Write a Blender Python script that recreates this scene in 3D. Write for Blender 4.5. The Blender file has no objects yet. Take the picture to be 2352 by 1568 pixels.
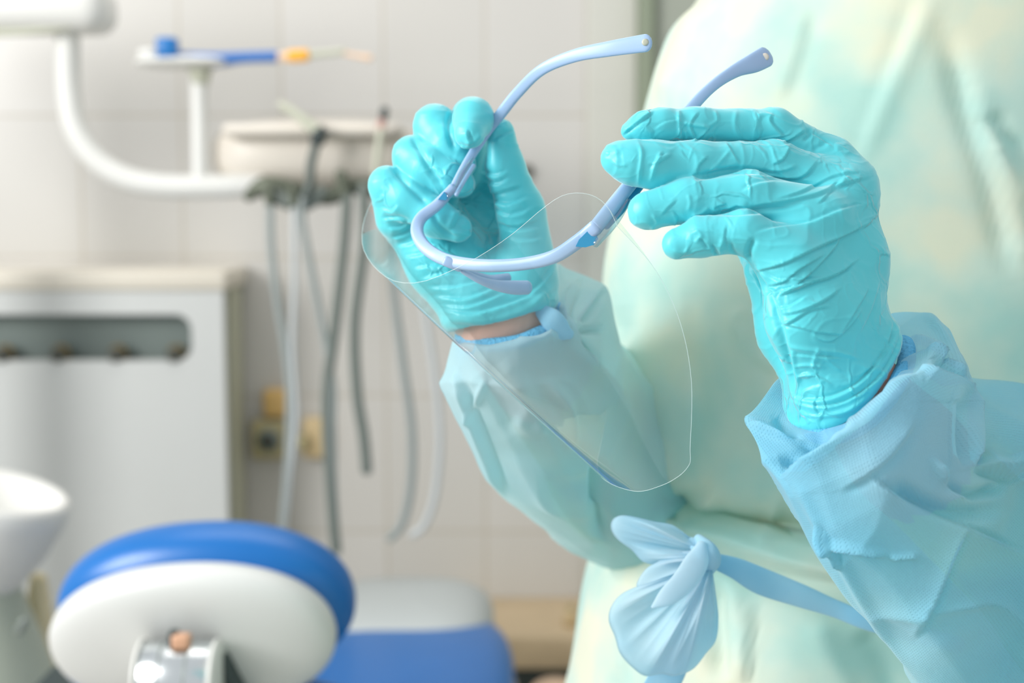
import bpy, bmesh, math, random
import numpy as np
from mathutils import Vector, Matrix

random.seed(4); np.random.seed(4)
SC = bpy.context.scene
COL = SC.collection
W_IMG, H_IMG = 2352, 1568
FOCAL = 50.0
FPX = FOCAL / 36.0 * W_IMG
CAM = np.array((0.0, 0.0, 1.25)); PITCH = math.radians(6.0)

# ------------------------------------------------------------------ camera
cd = bpy.data.cameras.new('camera'); cam = bpy.data.objects.new('camera', cd); COL.objects.link(cam)
cam.location = CAM; cam.rotation_euler = (math.radians(90) - PITCH, 0, 0)
cd.lens = FOCAL; cd.sensor_width = 36.0; cd.clip_start = 0.05
cd.dof.use_dof = True; cd.dof.focus_distance = 0.68; cd.dof.aperture_fstop = 5.6
SC.camera = cam
# ------------------------------------------------------------------ world, lights, exposure
w = bpy.data.worlds.new('world'); SC.world = w; w.use_nodes = True
w.node_tree.nodes['Background'].inputs[0].default_value = (0.95, 0.98, 1.0, 1)
w.node_tree.nodes['Background'].inputs[1].default_value = 0.68
def area(name, loc, target, size, sy, power, col):
    l = bpy.data.lights.new(name, 'AREA'); l.shape = 'RECTANGLE'; l.size = size; l.size_y = sy
    l.energy = power; l.color = col
    o = bpy.data.objects.new(name, l); COL.objects.link(o); o.location = loc
    o.rotation_euler = (Vector(target) - Vector(loc)).to_track_quat('-Z', 'Y').to_euler()
    return o
area('window_daylight', (-1.95, 0.15, 1.95), (0.15, 0.85, 1.15), 1.1, 1.1, 58, (1.0, 0.985, 0.96))
area('overhead_fill', (-0.3, 1.9, 2.75), (-0.3, 1.9, 0), 1.6, 0.9, 9, (1.0, 0.96, 0.9))  # added fill light from above, no fixture behind it
SC.view_settings.view_transform = 'Standard'; SC.view_settings.look = 'None'
SC.view_settings.gamma = 1.0; SC.view_settings.use_curve_mapping = False
SC.view_settings.exposure = 0.17
SC.cycles.transparent_max_bounces = 24
SC.cycles.max_bounces = 8
SC.cycles.caustics_reflective = False; SC.cycles.caustics_refractive = False

# ------------------------------------------------------------------ helpers
cp, sp_ = math.cos(PITCH), math.sin(PITCH)
AX_R = np.array((1.0, 0, 0)); AX_F = np.array((0, cp, -sp_)); AX_U = np.array((0, sp_, cp))
def P(px, py, d):
    return CAM + d * (AX_F + AX_R * ((px - W_IMG / 2) / FPX) - AX_U * ((py - H_IMG / 2) / FPX))
def PA(a):
    a = np.asarray(a, float)
    return CAM + a[:, 2:3] * (AX_F + AX_R * ((a[:, 0:1] - W_IMG / 2) / FPX) - AX_U * ((a[:, 1:2] - H_IMG / 2) / FPX))
def proj(v):
    r = v - CAM; d = r @ AX_F
    return W_IMG / 2 + FPX * (r @ AX_R) / d, H_IMG / 2 - FPX * (r @ AX_U) / d, d
def WY(px, py, Y):
    dr = AX_F + AX_R * ((px - W_IMG / 2) / FPX) - AX_U * ((py - H_IMG / 2) / FPX)
    return CAM + dr * (Y / dr[1])

def lin(c):
    return tuple(((x / 255) / 12.92 if x / 255 <= .04045 else ((x / 255 + .055) / 1.055) ** 2.4) for x in c) + (1,)

def crom(pts, n, closed=False):
    """Catmull-Rom through rows of an array (K, C)."""
    p = np.asarray(pts, float); K = len(p)
    if closed:
        seg = K; idx = lambda i: i % K
    else:
        seg = K - 1; idx = lambda i: min(max(i, 0), K - 1)
    out = []
    for s in range(seg):
        a, b, c, d = p[idx(s - 1)], p[idx(s)], p[idx(s + 1)], p[idx(s + 2)]
        for k in range(n):
            t = k / n
            out.append(.5 * ((2 * b) + (-a + c) * t + (2 * a - 5 * b + 4 * c - d) * t * t + (-a + 3 * b - 3 * c + d) * t ** 3))
    if not closed: out.append(p[-1])
    return np.array(out)

def link(o, parent):
    COL.objects.link(o)
    if parent is not None:
        o.parent = parent
        o.matrix_parent_inverse = Matrix.Translation(-Vector(parent.location)) if parent.parent is None else (Matrix.Translation(-Vector(parent['_w']) if '_w' in parent else Vector((0, 0, 0))))
    return o

def mesh_obj(name, V, F, mat, parent=None, smooth=True, uv=None):
    me = bpy.data.meshes.new(name)
    V = np.asarray(V, np.float32)
    if isinstance(F, np.ndarray):
        k = F.shape[1]; n = len(F)
        me.vertices.add(len(V)); me.vertices.foreach_set('co', V.ravel())
        me.loops.add(n * k); me.loops.foreach_set('vertex_index', F.astype(np.int32).ravel())
        me.polygons.add(n); me.polygons.foreach_set('loop_start', np.arange(0, n * k, k, dtype=np.int32))
        me.update(calc_edges=True); me.validate()
    else:
        me.from_pydata(V.tolist(), [], F)
    if smooth: me.polygons.foreach_set('use_smooth', np.ones(len(me.polygons), bool))
    if uv is not None:
        l = me.uv_layers.new(name='UVMap'); li = np.zeros(len(me.loops), np.int32)
        me.loops.foreach_get('vertex_index', li); l.data.foreach_set('uv', uv[li].astype(np.float32).ravel())
    me.materials.append(mat)
    o = bpy.data.objects.new(name, me)
    return link(o, parent)

def tag(o, label, cat, group=None, kind=None):
    if label: o['label'] = label
    if cat: o['category'] = cat
    if group: o['group'] = group
    if kind: o['kind'] = kind
    return o
def thing(name, label, cat, loc, group=None):
    o = bpy.data.objects.new(name, None); COL.objects.link(o); o.location = tuple(loc); o.empty_display_size = .02
    return tag(o, label, cat, group)

class MB:
    def __init__(s): s.V = []; s.F = []; s.n = 0
    def add(s, V, F):
        V = np.asarray(V, float)
        s.V.append(V); s.F += [tuple(int(i) + s.n for i in f) for f in F]; s.n += len(V); return s
    def box(s, c, size, bev=.004, rot=None, seg=3):
        bm = bmesh.new(); bmesh.ops.create_cube(bm, size=1)
        for v in bm.verts: v.co = Vector((v.co.x * size[0], v.co.y * size[1], v.co.z * size[2]))
        if bev: bmesh.ops.bevel(bm, geom=bm.edges[:], offset=min(bev, min(size) * .48), segments=seg, affect='EDGES', profile=.5)
        M = rot if rot is not None else Matrix.Identity(3)
        bm.verts.index_update()
        V = [tuple(M @ v.co + Vector(c)) for v in bm.verts]; F = [[v.index for v in f.verts] for f in bm.faces]
        bm.free(); return s.add(V, F)
    def tube(s, pts, r, n=6, seg=14, b=None, up=None, cap=True, flat=2.0):
        """swept superellipse; r half-width across the view, b half-width along the view"""
        K = len(pts)
        r = np.ones(K) * r if np.isscalar(r) else np.asarray(r, float)
        b = r if b is None else (np.ones(K) * b if np.isscalar(b) else np.asarray(b, float))
        A = crom(np.c_[np.asarray(pts, float), r, b], n)
        p = A[:, :3]; T = np.gradient(p, axis=0); T /= np.linalg.norm(T, axis=1)[:, None] + 1e-12
        up = AX_F if up is None else np.asarray(up, float)
        side = np.cross(T, up); side /= np.linalg.norm(side, axis=1)[:, None] + 1e-9
        dv = np.cross(side, T)
        if cap:
            m = 4
            def capr(i, sg):
                out = []
                rr = max(A[i, 3], 1e-5)
                for k in range(m):
                    a = math.pi / 2 * (1 - (k + .3) / m)
                    out.append((p[i] + sg * T[i] * rr * math.sin(a) * .8, max(math.cos(a), .05), i))
                return out
            rings = capr(0, -1) + [(p[i], 1.0, i) for i in range(len(p))] + capr(len(p) - 1, 1)[::-1]
        else:
            rings = [(p[i], 1.0, i) for i in range(len(p))]
        V = []
        for c, sc, i in rings:
            for k in range(seg):
                a = 2 * math.pi * k / seg; ca, sa = math.cos(a), math.sin(a)
                x = math.copysign(abs(ca) ** (2 / flat), ca); y = math.copysign(abs(sa) ** (2 / flat), sa)
                V.append(c + side[i] * x * A[i, 3] * sc + dv[i] * y * A[i, 4] * sc)
        R = len(rings); F = []
        for i in range(R - 1):
            for k in range(seg):
                k2 = (k + 1) % seg
                F.append((i * seg + k, i * seg + k2, (i + 1) * seg + k2, (i + 1) * seg + k))
        if cap: F.append(tuple(range(seg))[::-1]); F.append(tuple((R - 1) * seg + k for k in range(seg)))
        return s.add(V, F)
    def lathe(s, prof, c, axis=(0, 0, 1), seg=32):
        ax = Vector(axis).normalized(); q = Vector((0, 0, 1)).rotation_difference(ax)
        V = []; F = []
        for r, z in prof:
            for k in range(seg):
                a = 2 * math.pi * k / seg
                V.append(tuple(q @ Vector((r * math.cos(a), r * math.sin(a), z)) + Vector(c)))
        for i in range(len(prof) - 1):
            for k in range(seg):
                k2 = (k + 1) % seg
                F.append((i * seg + k, i * seg + k2, (i + 1) * seg + k2, (i + 1) * seg + k))
        F.append(tuple(range(seg))[::-1]); F.append(tuple((len(prof) - 1) * seg + k for k in range(seg)))
        return s.add(V, F)
    def sellip(s, c, rad, M=None, e1=2.0, e2=2.0, nu=64, nv=32):
        """superellipsoid: e1 in thickness (local z), e2 in plan"""
        V = []; F = []
        M = np.eye(3) if M is None else np.asarray(M)
        f = lambda x, e: math.copysign(abs(x) ** (2 / e), x)
        for i in range(nv + 1):
            t = -math.pi / 2 + math.pi * i / nv; t = max(min(t, math.pi / 2 - .01), -math.pi / 2 + .01)
            for k in range(nu):
                a = 2 * math.pi * k / nu
                l = np.array((rad[0] * f(math.cos(t), e1) * f(math.cos(a), e2), rad[1] * f(math.cos(t), e1) * f(math.sin(a), e2), rad[2] * f(math.sin(t), e1)))
                V.append(M @ l + np.asarray(c))
        for i in range(nv):
            for k in range(nu):
                k2 = (k + 1) % nu
                F.append((i * nu + k, i * nu + k2, (i + 1) * nu + k2, (i + 1) * nu + k))
        F.append(tuple(range(nu))[::-1]); F.append(tuple(nv * nu + k for k in range(nu)))
        return s.add(V, F)
    def build(s, name, mat, parent=None, smooth=True):
        o = mesh_obj(name, np.concatenate(s.V), s.F, mat, parent, smooth)
        return o

# ---- noise
def _h(i, j, k):
    n = (i * 374761393 + j * 668265263 + k * 2147483647 + 12345).astype(np.int64)
    n = (n ^ (n >> 13)) * 1274126177
    n = n ^ (n >> 16)
    return (n & 0xffff) / 65535.0
def vnoise(p):
    i = np.floor(p).astype(np.int64); f = p - i; f = f * f * f * (f * (f * 6 - 15) + 10)
    r = 0
    for a in (0, 1):
        for b in (0, 1):
            for c in (0, 1):
                wgt = (f[:, 0] if a else 1 - f[:, 0]) * (f[:, 1] if b else 1 - f[:, 1]) * (f[:, 2] if c else 1 - f[:, 2])
                r = r + wgt * _h(i[:, 0] + a, i[:, 1] + b, i[:, 2] + c)
    return r * 2 - 1

# ---- implicit surface
def cone_d(X, a, b, ra, rb):
    ab = b - a; L = float(ab @ ab) + 1e-12
    r = X - a
    t = np.clip((r @ ab) / L, 0, 1)
    return np.linalg.norm(r - t[..., None] * ab, axis=-1) - (ra + (rb - ra) * t)
def smin(a, b, k):
    h = np.clip(.5 + .5 * (b - a) / k, 0, 1)
    return b + (a - b) * h - k * h * (1 - h)
class Field:
    def __init__(s, lo, hi, vox):
        s.lo = np.asarray(lo, float); s.vox = vox
        s.n = np.ceil((np.asarray(hi) - s.lo) / vox).astype(int) + 1
    def blank(s): return np.full(tuple(s.n), .03, np.float32)
    def put(s, f, a, b, ra, rb, k):
        a = np.asarray(a, float); b = np.asarray(b, float)
        m = max(ra, rb) + .02
        i0 = np.clip(np.floor((np.minimum(a, b) - m - s.lo) / s.vox).astype(int), 0, s.n - 1)
        i1 = np.clip(np.ceil((np.maximum(a, b) + m - s.lo) / s.vox).astype(int) + 1, 1, s.n)
        g = np.stack(np.meshgrid(*[s.lo[c] + s.vox * np.arange(i0[c], i1[c]) for c in range(3)], indexing='ij'), -1)
        d = np.minimum(cone_d(g, a, b, ra, rb), .03)
        sl = tuple(slice(i0[c], i1[c]) for c in range(3))
        f[sl] = smin(f[sl], d, k)
    def grid(s):
        return np.stack(np.meshgrid(*[s.lo[c] + s.vox * np.arange(s.n[c]) for c in range(3)], indexing='ij'), -1)
    def mesh(s, f):
        ins = f < 0
        nx, ny, nz = f.shape
        acc = np.zeros((nx - 1, ny - 1, nz - 1, 3), np.float32); cnt = np.zeros((nx - 1, ny - 1, nz - 1), np.float32)
        for ax in range(3):
            o1, o2 = [c for c in range(3) if c != ax]
            A = [slice(None)] * 3; B = [slice(None)] * 3
            A[ax] = slice(0, -1); B[ax] = slice(1, None)
            fa, fb = f[tuple(A)], f[tuple(B)]
            cr = (fa < 0) != (fb < 0)
            t = np.where(cr, fa / (fa - fb + 1e-20), 0)
            for u in (0, 1):
                for v in (0, 1):
                    S = [slice(None)] * 3
                    S[o1] = slice(u, f.shape[o1] - 1 + u); S[o2] = slice(v, f.shape[o2] - 1 + v)
                    c = cr[tuple(S)]; tt = t[tuple(S)]
                    acc[..., ax] += np.where(c, tt, 0); acc[..., o1] += c * u; acc[..., o2] += c * v
                    cnt += c
        act = cnt > 0
        vid = np.full(act.shape, -1, np.int64); vid[act] = np.arange(act.sum())
        ijk = np.argwhere(act)
        V = s.lo + s.vox * (ijk + acc[act] / cnt[act][:, None])
        F = []
        for ax in range(3):
            o1, o2 = (ax + 1) % 3, (ax + 2) % 3
            A = [slice(None)] * 3; B = [slice(None)] * 3
            A[ax] = slice(0, -1); B[ax] = slice(1, None)
            sa, sb = ins[tuple(A)], ins[tuple(B)]
            E = np.argwhere(sa != sb)
            E = E[(E[:, o1] > 0) & (E[:, o2] > 0) & (E[:, o1] < f.shape[o1] - 1) & (E[:, o2] < f.shape[o2] - 1)]
            def q(du, dv):
                e = E.copy(); e[:, o1] -= du; e[:, o2] -= dv
                return vid[e[:, 0], e[:, 1], e[:, 2]]
            Q = np.stack([q(1, 1), q(0, 1), q(0, 0), q(1, 0)], 1)
            flip = ~sa[E[:, 0], E[:, 1], E[:, 2]]
            Q[flip] = Q[flip][:, ::-1]
            F.append(Q)
        F = np.concatenate(F)
        return V, F[(F >= 0).all(1)]
def normals(V, F):
    n = np.cross(V[F[:, 2]] - V[F[:, 0]], V[F[:, 3]] - V[F[:, 1]])
    N = np.zeros_like(V)
    for k in range(4): np.add.at(N, F[:, k], n)
    return N / (np.linalg.norm(N, axis=1)[:, None] + 1e-20)
def relax(V, F, it=2, lam=.5):
    E = np.concatenate([F[:, [0, 1]], F[:, [1, 2]], F[:, [2, 3]], F[:, [3, 0]]])
    for _ in range(it):
        S = np.zeros_like(V); c = np.zeros(len(V))
        np.add.at(S, E[:, 0], V[E[:, 1]]); np.add.at(S, E[:, 1], V[E[:, 0]])
        np.add.at(c, E[:, 0], 1); np.add.at(c, E[:, 1], 1)
        V = V + lam * (S / c[:, None] - V)
    return V
def pdist(x, y, pts):
    """distance, signed side, arc fraction and arc length to a polyline in picture units"""
    pts = np.asarray(pts, float)
    L = np.r_[0, np.cumsum(np.linalg.norm(np.diff(pts, axis=0), axis=1))]
    best = np.full(len(x), 1e9); sg = np.zeros(len(x)); tt = np.zeros(len(x))
    for i in range(len(pts) - 1):
        a, b = pts[i], pts[i + 1]; ab = b - a; l2 = ab @ ab + 1e-9
        t = np.clip(((x - a[0]) * ab[0] + (y - a[1]) * ab[1]) / l2, 0, 1)
        dx = x - a[0] - t * ab[0]; dy = y - a[1] - t * ab[1]; d = np.hypot(dx, dy)
        m = d < best
        best[m] = d[m]; sg[m] = np.sign(ab[0] * dy - ab[1] * dx)[m]; tt[m] = (L[i] + t * math.sqrt(l2))[m] / L[-1]
    return best, sg, tt
def carve(V, N, strokes, scale=1.0):
    """each stroke: (kind, points, height mm, width) - folds pressed in or raised along a line"""
    x, y, d = proj(V); facing = -(N @ AX_F)
    m0 = np.clip(facing * 4, 0, 1)
    disp = np.zeros(len(V))
    for kind, pts, amp, wd in strokes:
        pts = crom(pts, 5)
        sel = (x > pts[:, 0].min() - 4 * wd) & (x < pts[:, 0].max() + 4 * wd) & (y > pts[:, 1].min() - 4 * wd) & (y < pts[:, 1].max() + 4 * wd) & (m0 > 0)
        if not sel.any(): continue
        ds, sg, t = pdist(x[sel], y[sel], pts)
        env = np.clip(np.minimum(t, 1 - t) * 5 + .12, 0, 1); env = np.where((t <= 0) | (t >= 1), env * np.exp(-(ds / wd) ** 2), env)
        if kind == 'r': v = np.exp(-(ds / wd) ** 2)
        elif kind == 'v': v = -np.exp(-(ds / wd) ** 2)
        elif kind == 'f':   # fold: sharp on one side, long slope on the other, with a small groove
            s = ds * sg
            v = np.where(s > 0, np.exp(-(s / (wd * 2.0))), np.exp(-(s / (wd * .45)) ** 2)) - .45 * np.exp(-((s + wd * .9) / (wd * .6)) ** 2)
        elif kind == 'g':   # mirrored fold
            s = -ds * sg
            v = np.where(s > 0, np.exp(-(s / (wd * 2.0))), np.exp(-(s / (wd * .45)) ** 2)) - .45 * np.exp(-((s + wd * .9) / (wd * .6)) ** 2)
        elif kind == 's':   # overhang: cloth above the line stands proud of the cloth below
            s = -ds * sg; sm = 1 / (1 + np.exp(-s / 3.0))
            v = sm * np.exp(-np.maximum(s, 0) / wd) - .35 * (1 - sm) * np.exp(np.minimum(s, 0) / wd)
        disp[sel] += amp * v * env
    return V + N * (disp * .001 * m0 * scale)[:, None]

def tight(pts, n, closed, k):
    c = crom(pts, n, closed); p = np.asarray(pts, float); q = np.vstack([p, p[:1]]) if closed else p
    l = np.concatenate([q[i] + (q[i + 1] - q[i]) * (np.arange(n) / n)[:, None] for i in range(len(q) - 1)] + ([] if closed else [q[-1:]]))
    m = c * (1 - k) + l * k
    for _ in range(2):
        if closed: m = (np.roll(m, 1, 0) + 2 * m + np.roll(m, -1, 0)) / 4
        else: m[1:-1] = (m[:-2] + 2 * m[1:-1] + m[2:]) / 4
    return m
def net(rings, nu, nv, closed=True, kt=0):
    """rings: list of lists (px,py,depth) -> dense grid vertices, quads, uv (metres)"""
    R = [PA(tight(r, nu, closed, kt) if kt else crom(r, nu, closed)) for r in rings]
    R = np.array(R)                                      # (rings, U, 3)
    U = R.shape[1]
    G = (tight(R.reshape(len(rings), -1), nv, False, kt) if kt else crom(R.reshape(len(rings), -1), nv)).reshape(-1, U, 3)
    n = len(G)
    idx = np.arange(n * U).reshape(n, U)
    a = idx[:-1]; b = idx[1:]
    if closed:
        F = np.stack([a, np.roll(a, -1, 1), np.roll(b, -1, 1), b], -1).reshape(-1, 4)
    else:
        F = np.stack([a[:, :-1], a[:, 1:], b[:, 1:], b[:, :-1]], -1).reshape(-1, 4)
    V = G.reshape(-1, 3)
    du = np.linalg.norm(np.diff(G, axis=1), axis=2).mean(0); dv = np.linalg.norm(np.diff(G, axis=0), axis=2).mean(1)
    u = np.r_[0, np.cumsum(du)]; v = np.r_[0, np.cumsum(dv)]
    uv = np.stack([np.tile(u, n), np.repeat(v, U)], 1)
    return V, F, uv
def outward(V, F):
    """orient normals of a closed-ish net away from its centre line"""
    N = normals(V, F); c = V.mean(0)
    if ((V - c) * N).sum() < 0: F = F[:, ::-1]; N = -N
    return F, N

# ------------------------------------------------------------------ materials
def mat(name):
    m = bpy.data.materials.new(name); m.use_nodes = True; nt = m.node_tree
    return m, nt, nt.nodes['Principled BSDF'], nt.nodes['Material Output']
def node(nt, t, **k):
    n = nt.nodes.new(t)
    for a, b in k.items(): setattr(n, a, b)
    return n
def simple(name, col, rough=.5, metal=0, spec=.5, sss=0, coat=0, noise=0, nscale=40, bump=0):
    m, nt, p, out = mat(name)
    c = lin(col)
    p.inputs['Base Color'].default_value = c; p.inputs['Roughness'].default_value = rough
    p.inputs['Metallic'].default_value = metal; p.inputs['Specular IOR Level'].default_value = spec
    p.inputs['Coat Weight'].default_value = coat
    if sss:
        p.inputs['Subsurface Weight'].default_value = sss; p.inputs['Subsurface Radius'].default_value = (.4, .8, 1.0); p.inputs['Subsurface Scale'].default_value = .006
    tc = node(nt, 'ShaderNodeTexCoord'); nz = node(nt, 'ShaderNodeTexNoise'); nz.inputs['Scale'].default_value = nscale; nz.inputs['Detail'].default_value = 4
    nt.links.new(tc.outputs['Object'], nz.inputs['Vector'])
    if noise:
        mx = node(nt, 'ShaderNodeMix', data_type='RGBA'); mx.inputs[6].default_value = tuple(x * (1 - noise) for x in c[:3]) + (1,)
        mx.inputs[7].default_value = tuple(min(1, x * (1 + noise)) for x in c[:3]) + (1,)
        nt.links.new(nz.outputs['Fac'], mx.inputs[0]); nt.links.new(mx.outputs[2], p.inputs['Base Color'])
    if bump:
        b = node(nt, 'ShaderNodeBump'); b.inputs['Strength'].default_value = bump; b.inputs['Distance'].default_value = .002
        nt.links.new(nz.outputs['Fac'], b.inputs['Height']); nt.links.new(b.outputs[0], p.inputs['Normal'])
    return m

def glove_mat():
    m, nt, p, out = mat('nitrile_glove')
    p.inputs['Base Color'].default_value = lin((88, 208, 219)); p.inputs['Roughness'].default_value = .42
    p.inputs['Specular IOR Level'].default_value = .5
    p.inputs['Subsurface Weight'].default_value = .25; p.inputs['Subsurface Radius'].default_value = (.3, 1, 1); p.inputs['Subsurface Scale'].default_value = .004
    p.inputs['Sheen Weight'].default_value = .6; p.inputs['Sheen Roughness'].default_value = .4
    tc = node(nt, 'ShaderNodeTexCoord')
    wz = node(nt, 'ShaderNodeTexNoise'); wz.inputs['Scale'].default_value = 35; wz.inputs['Detail'].default_value = 3
    mp = node(nt, 'ShaderNodeVectorMath', operation='MULTIPLY_ADD'); mp.inputs[1].default_value = (.025, .025, .025)
    nt.links.new(tc.outputs['Object'], wz.inputs['Vector']); nt.links.new(wz.outputs['Color'], mp.inputs[0]); nt.links.new(tc.outputs['Object'], mp.inputs[2])
    vo = node(nt, 'ShaderNodeTexVoronoi', feature='DISTANCE_TO_EDGE'); vo.inputs['Scale'].default_value = 70
    nt.links.new(mp.outputs[0], vo.inputs['Vector'])
    mr = node(nt, 'ShaderNodeMapRange'); mr.inputs[1].default_value = 0; mr.inputs[2].default_value = .12; mr.inputs[3].default_value = 1; mr.inputs[4].default_value = 0; mr.interpolation_type = 'SMOOTHSTEP'
    nt.links.new(vo.outputs['Distance'], mr.inputs[0])
    msk = node(nt, 'ShaderNodeTexNoise'); msk.inputs['Scale'].default_value = 28
    nt.links.new(tc.outputs['Object'], msk.inputs['Vector'])
    mm = node(nt, 'ShaderNodeMapRange'); mm.inputs[1].default_value = .48; mm.inputs[2].default_value = .62
    nt.links.new(msk.outputs['Fac'], mm.inputs[0])
    mu = node(nt, 'ShaderNodeMath', operation='MULTIPLY'); nt.links.new(mr.outputs[0], mu.inputs[0]); nt.links.new(mm.outputs[0], mu.inputs[1])
    b = node(nt, 'ShaderNodeBump'); b.inputs['Strength'].default_value = .7; b.inputs['Distance'].default_value = .0009
    nt.links.new(mu.outputs[0], b.inputs['Height'])
    fine = node(nt, 'ShaderNodeTexNoise'); fine.inputs['Scale'].default_value = 260; fine.inputs['Detail'].default_value = 3
    nt.links.new(tc.outputs['Object'], fine.inputs['Vector'])
    b2 = node(nt, 'ShaderNodeBump'); b2.inputs['Strength'].default_value = .12; b2.inputs['Distance'].default_value = .0006
    nt.links.new(fine.outputs['Fac'], b2.inputs['Height']); nt.links.new(b.outputs[0], b2.inputs['Normal']); nt.links.new(b2.outputs[0], p.inputs['Normal'])
    return m
M_GLOVE = glove_mat()

def cloth_mat(name, ca, cb, cc, alpha, scale, tcol, trans=.35, weave=True, bump=.5):
    """thin nonwoven: diffuse + light passing through + partly see-through"""
    m, nt, p, out = mat(name); nt.nodes.remove(p)
    tc = node(nt, 'ShaderNodeTexCoord')
    nz = node(nt, 'ShaderNodeTexNoise'); nz.inputs['Scale'].default_value = scale; nz.inputs['Detail'].default_value = 3; nz.inputs['Roughness'].default_value = .45
    nt.links.new(tc.outputs['Object'], nz.inputs['Vector'])
    cr = node(nt, 'ShaderNodeValToRGB'); e = cr.color_ramp.elements
    e[0].position = .36; e[0].color = lin(ca); e[1].position = .64; e[1].color = lin(cc)
    x = cr.color_ramp.elements.new(.5); x.color = lin(cb)
    nt.links.new(nz.outputs['Fac'], cr.inputs[0])
    df = node(nt, 'ShaderNodeBsdfPrincipled'); df.inputs['Roughness'].default_value = .6; df.inputs['Specular IOR Level'].default_value = .12
    df.inputs['Sheen Weight'].default_value = .5
    tl = node(nt, 'ShaderNodeBsdfTranslucent')
    nt.links.new(cr.outputs[0], df.inputs['Base Color']); nt.links.new(cr.outputs[0], tl.inputs['Color'])
    mx = node(nt, 'ShaderNodeMixShader'); mx.inputs[0].default_value = trans
    nt.links.new(df.outputs[0], mx.inputs[1]); nt.links.new(tl.outputs[0], mx.inputs[2])
    tr = node(nt, 'ShaderNodeBsdfTransparent'); tr.inputs[0].default_value = lin(tcol)
    m2 = node(nt, 'ShaderNodeMixShader'); m2.inputs[0].default_value = alpha
    nt.links.new(tr.outputs[0], m2.inputs[1]); nt.links.new(mx.outputs[0], m2.inputs[2]); nt.links.new(m2.outputs[0], out.inputs['Surface'])
    h = None
    f = node(nt, 'ShaderNodeTexNoise'); f.inputs['Scale'].default_value = 420; f.inputs['Detail'].default_value = 5
    nt.links.new(tc.outputs['Object'], f.inputs['Vector'])
    b = node(nt, 'ShaderNodeBump'); b.inputs['Strength'].default_value = bump * .6; b.inputs['Distance'].default_value = .0006
    nt.links.new(f.outputs['Fac'], b.inputs['Height']); last = b
    if weave:
        # rows of tiny pressed dimples
        sx = node(nt, 'ShaderNodeSeparateXYZ'); nt.links.new(tc.outputs['UV'], sx.inputs[0])
        def mul(a, v):
            n = node(nt, 'ShaderNodeMath', operation='MULTIPLY'); nt.links.new(a, n.inputs[0]); n.inputs[1].default_value = v; return n.outputs[0]
        def op(o, a, b_=None):
            n = node(nt, 'ShaderNodeMath', operation=o); nt.links.new(a, n.inputs[0])
            if b_ is not None: nt.links.new(b_, n.inputs[1])
            return n.outputs[0]
        a1 = op('ADD', mul(sx.outputs[0], 2300), mul(sx.outputs[1], 2600)); a2 = op('SUBTRACT', mul(sx.outputs[0], 2300), mul(sx.outputs[1], 2600))
        pr = op('MULTIPLY', op('SINE', a1), op('SINE', a2))
        mr = node(nt, 'ShaderNodeMapRange'); mr.inputs[1].default_value = .35; mr.inputs[2].default_value = .95; mr.inputs[3].default_value = 1; mr.inputs[4].default_value = 0
        nt.links.new(pr, mr.inputs[0])
        b2 = node(nt, 'ShaderNodeBump'); b2.inputs['Strength'].default_value = bump; b2.inputs['Distance'].default_value = .0005
        nt.links.new(mr.outputs[0], b2.inputs['Height']); nt.links.new(b.outputs[0], b2.inputs['Normal']); last = b2
    nt.links.new(last.outputs[0], df.inputs['Normal']); nt.links.new(last.outputs[0], tl.inputs['Normal'])
    return m
M_GOWN = cloth_mat('gown_bodice_cloth', (190, 228, 222), (218, 236, 225), (240, 239, 219), .93, 14, (190, 235, 235), trans=.25, weave=False, bump=.25)
M_SLEEVE = cloth_mat('gown_sleeve_cloth', (150, 220, 252), (168, 228, 254), (192, 236, 255), .7, 9, (180, 236, 224), trans=.25)
M_SLEEVE_F = cloth_mat('gown_far_sleeve_cloth', (196, 234, 250), (206, 238, 250), (216, 240, 248), .76, 9, (176, 232, 222), trans=.4, weave=False, bump=.2)
M_BOW = cloth_mat('gown_tie_cloth', (196, 234, 252), (212, 240, 252), (226, 244, 252), .68, 18, (190, 230, 240), trans=.35, weave=False, bump=.2)
M_BELT = cloth_mat('gown_belt_cloth', (156, 220, 250), (172, 226, 250), (190, 232, 250), .95, 18, (190, 230, 240), trans=.3, weave=False, bump=.2)
M_KNIT = simple('knit_cuff', (96, 182, 226), .9, noise=.25, nscale=500, bump=1)
M_SKIN = simple('skin', (214, 166, 150), .55, sss=.2, noise=.08, nscale=60, bump=.2)
def shirt():
    m, nt, p, out = mat('patterned_shirt')
    tc = node(nt, 'ShaderNodeTexCoord'); nz = node(nt, 'ShaderNodeTexNoise'); nz.inputs['Scale'].default_value = 16; nz.inputs['Detail'].default_value = 2
    nt.links.new(tc.outputs['Object'], nz.inputs['Vector'])
    cr = node(nt, 'ShaderNodeValToRGB'); e = cr.color_ramp.elements
    e[0].position = .4; e[0].color = lin((84, 178, 150)); e[1].position = .62; e[1].color = lin((236, 224, 150))
    x = e.new(.5); x.color = lin((160, 206, 160))
    nt.links.new(nz.outputs['Fac'], cr.inputs[0]); nt.links.new(cr.outputs[0], p.inputs['Base Color']); p.inputs['Roughness'].default_value = .9
    return m
M_SHIRT = shirt()
M_FRAME = simple('frame_plastic', (160, 188, 222), .32, spec=.5, sss=.15, noise=.03, nscale=30)
M_FRAME2 = simple('frame_hinge_plastic', (50, 150, 196), .35, noise=.05)
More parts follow.
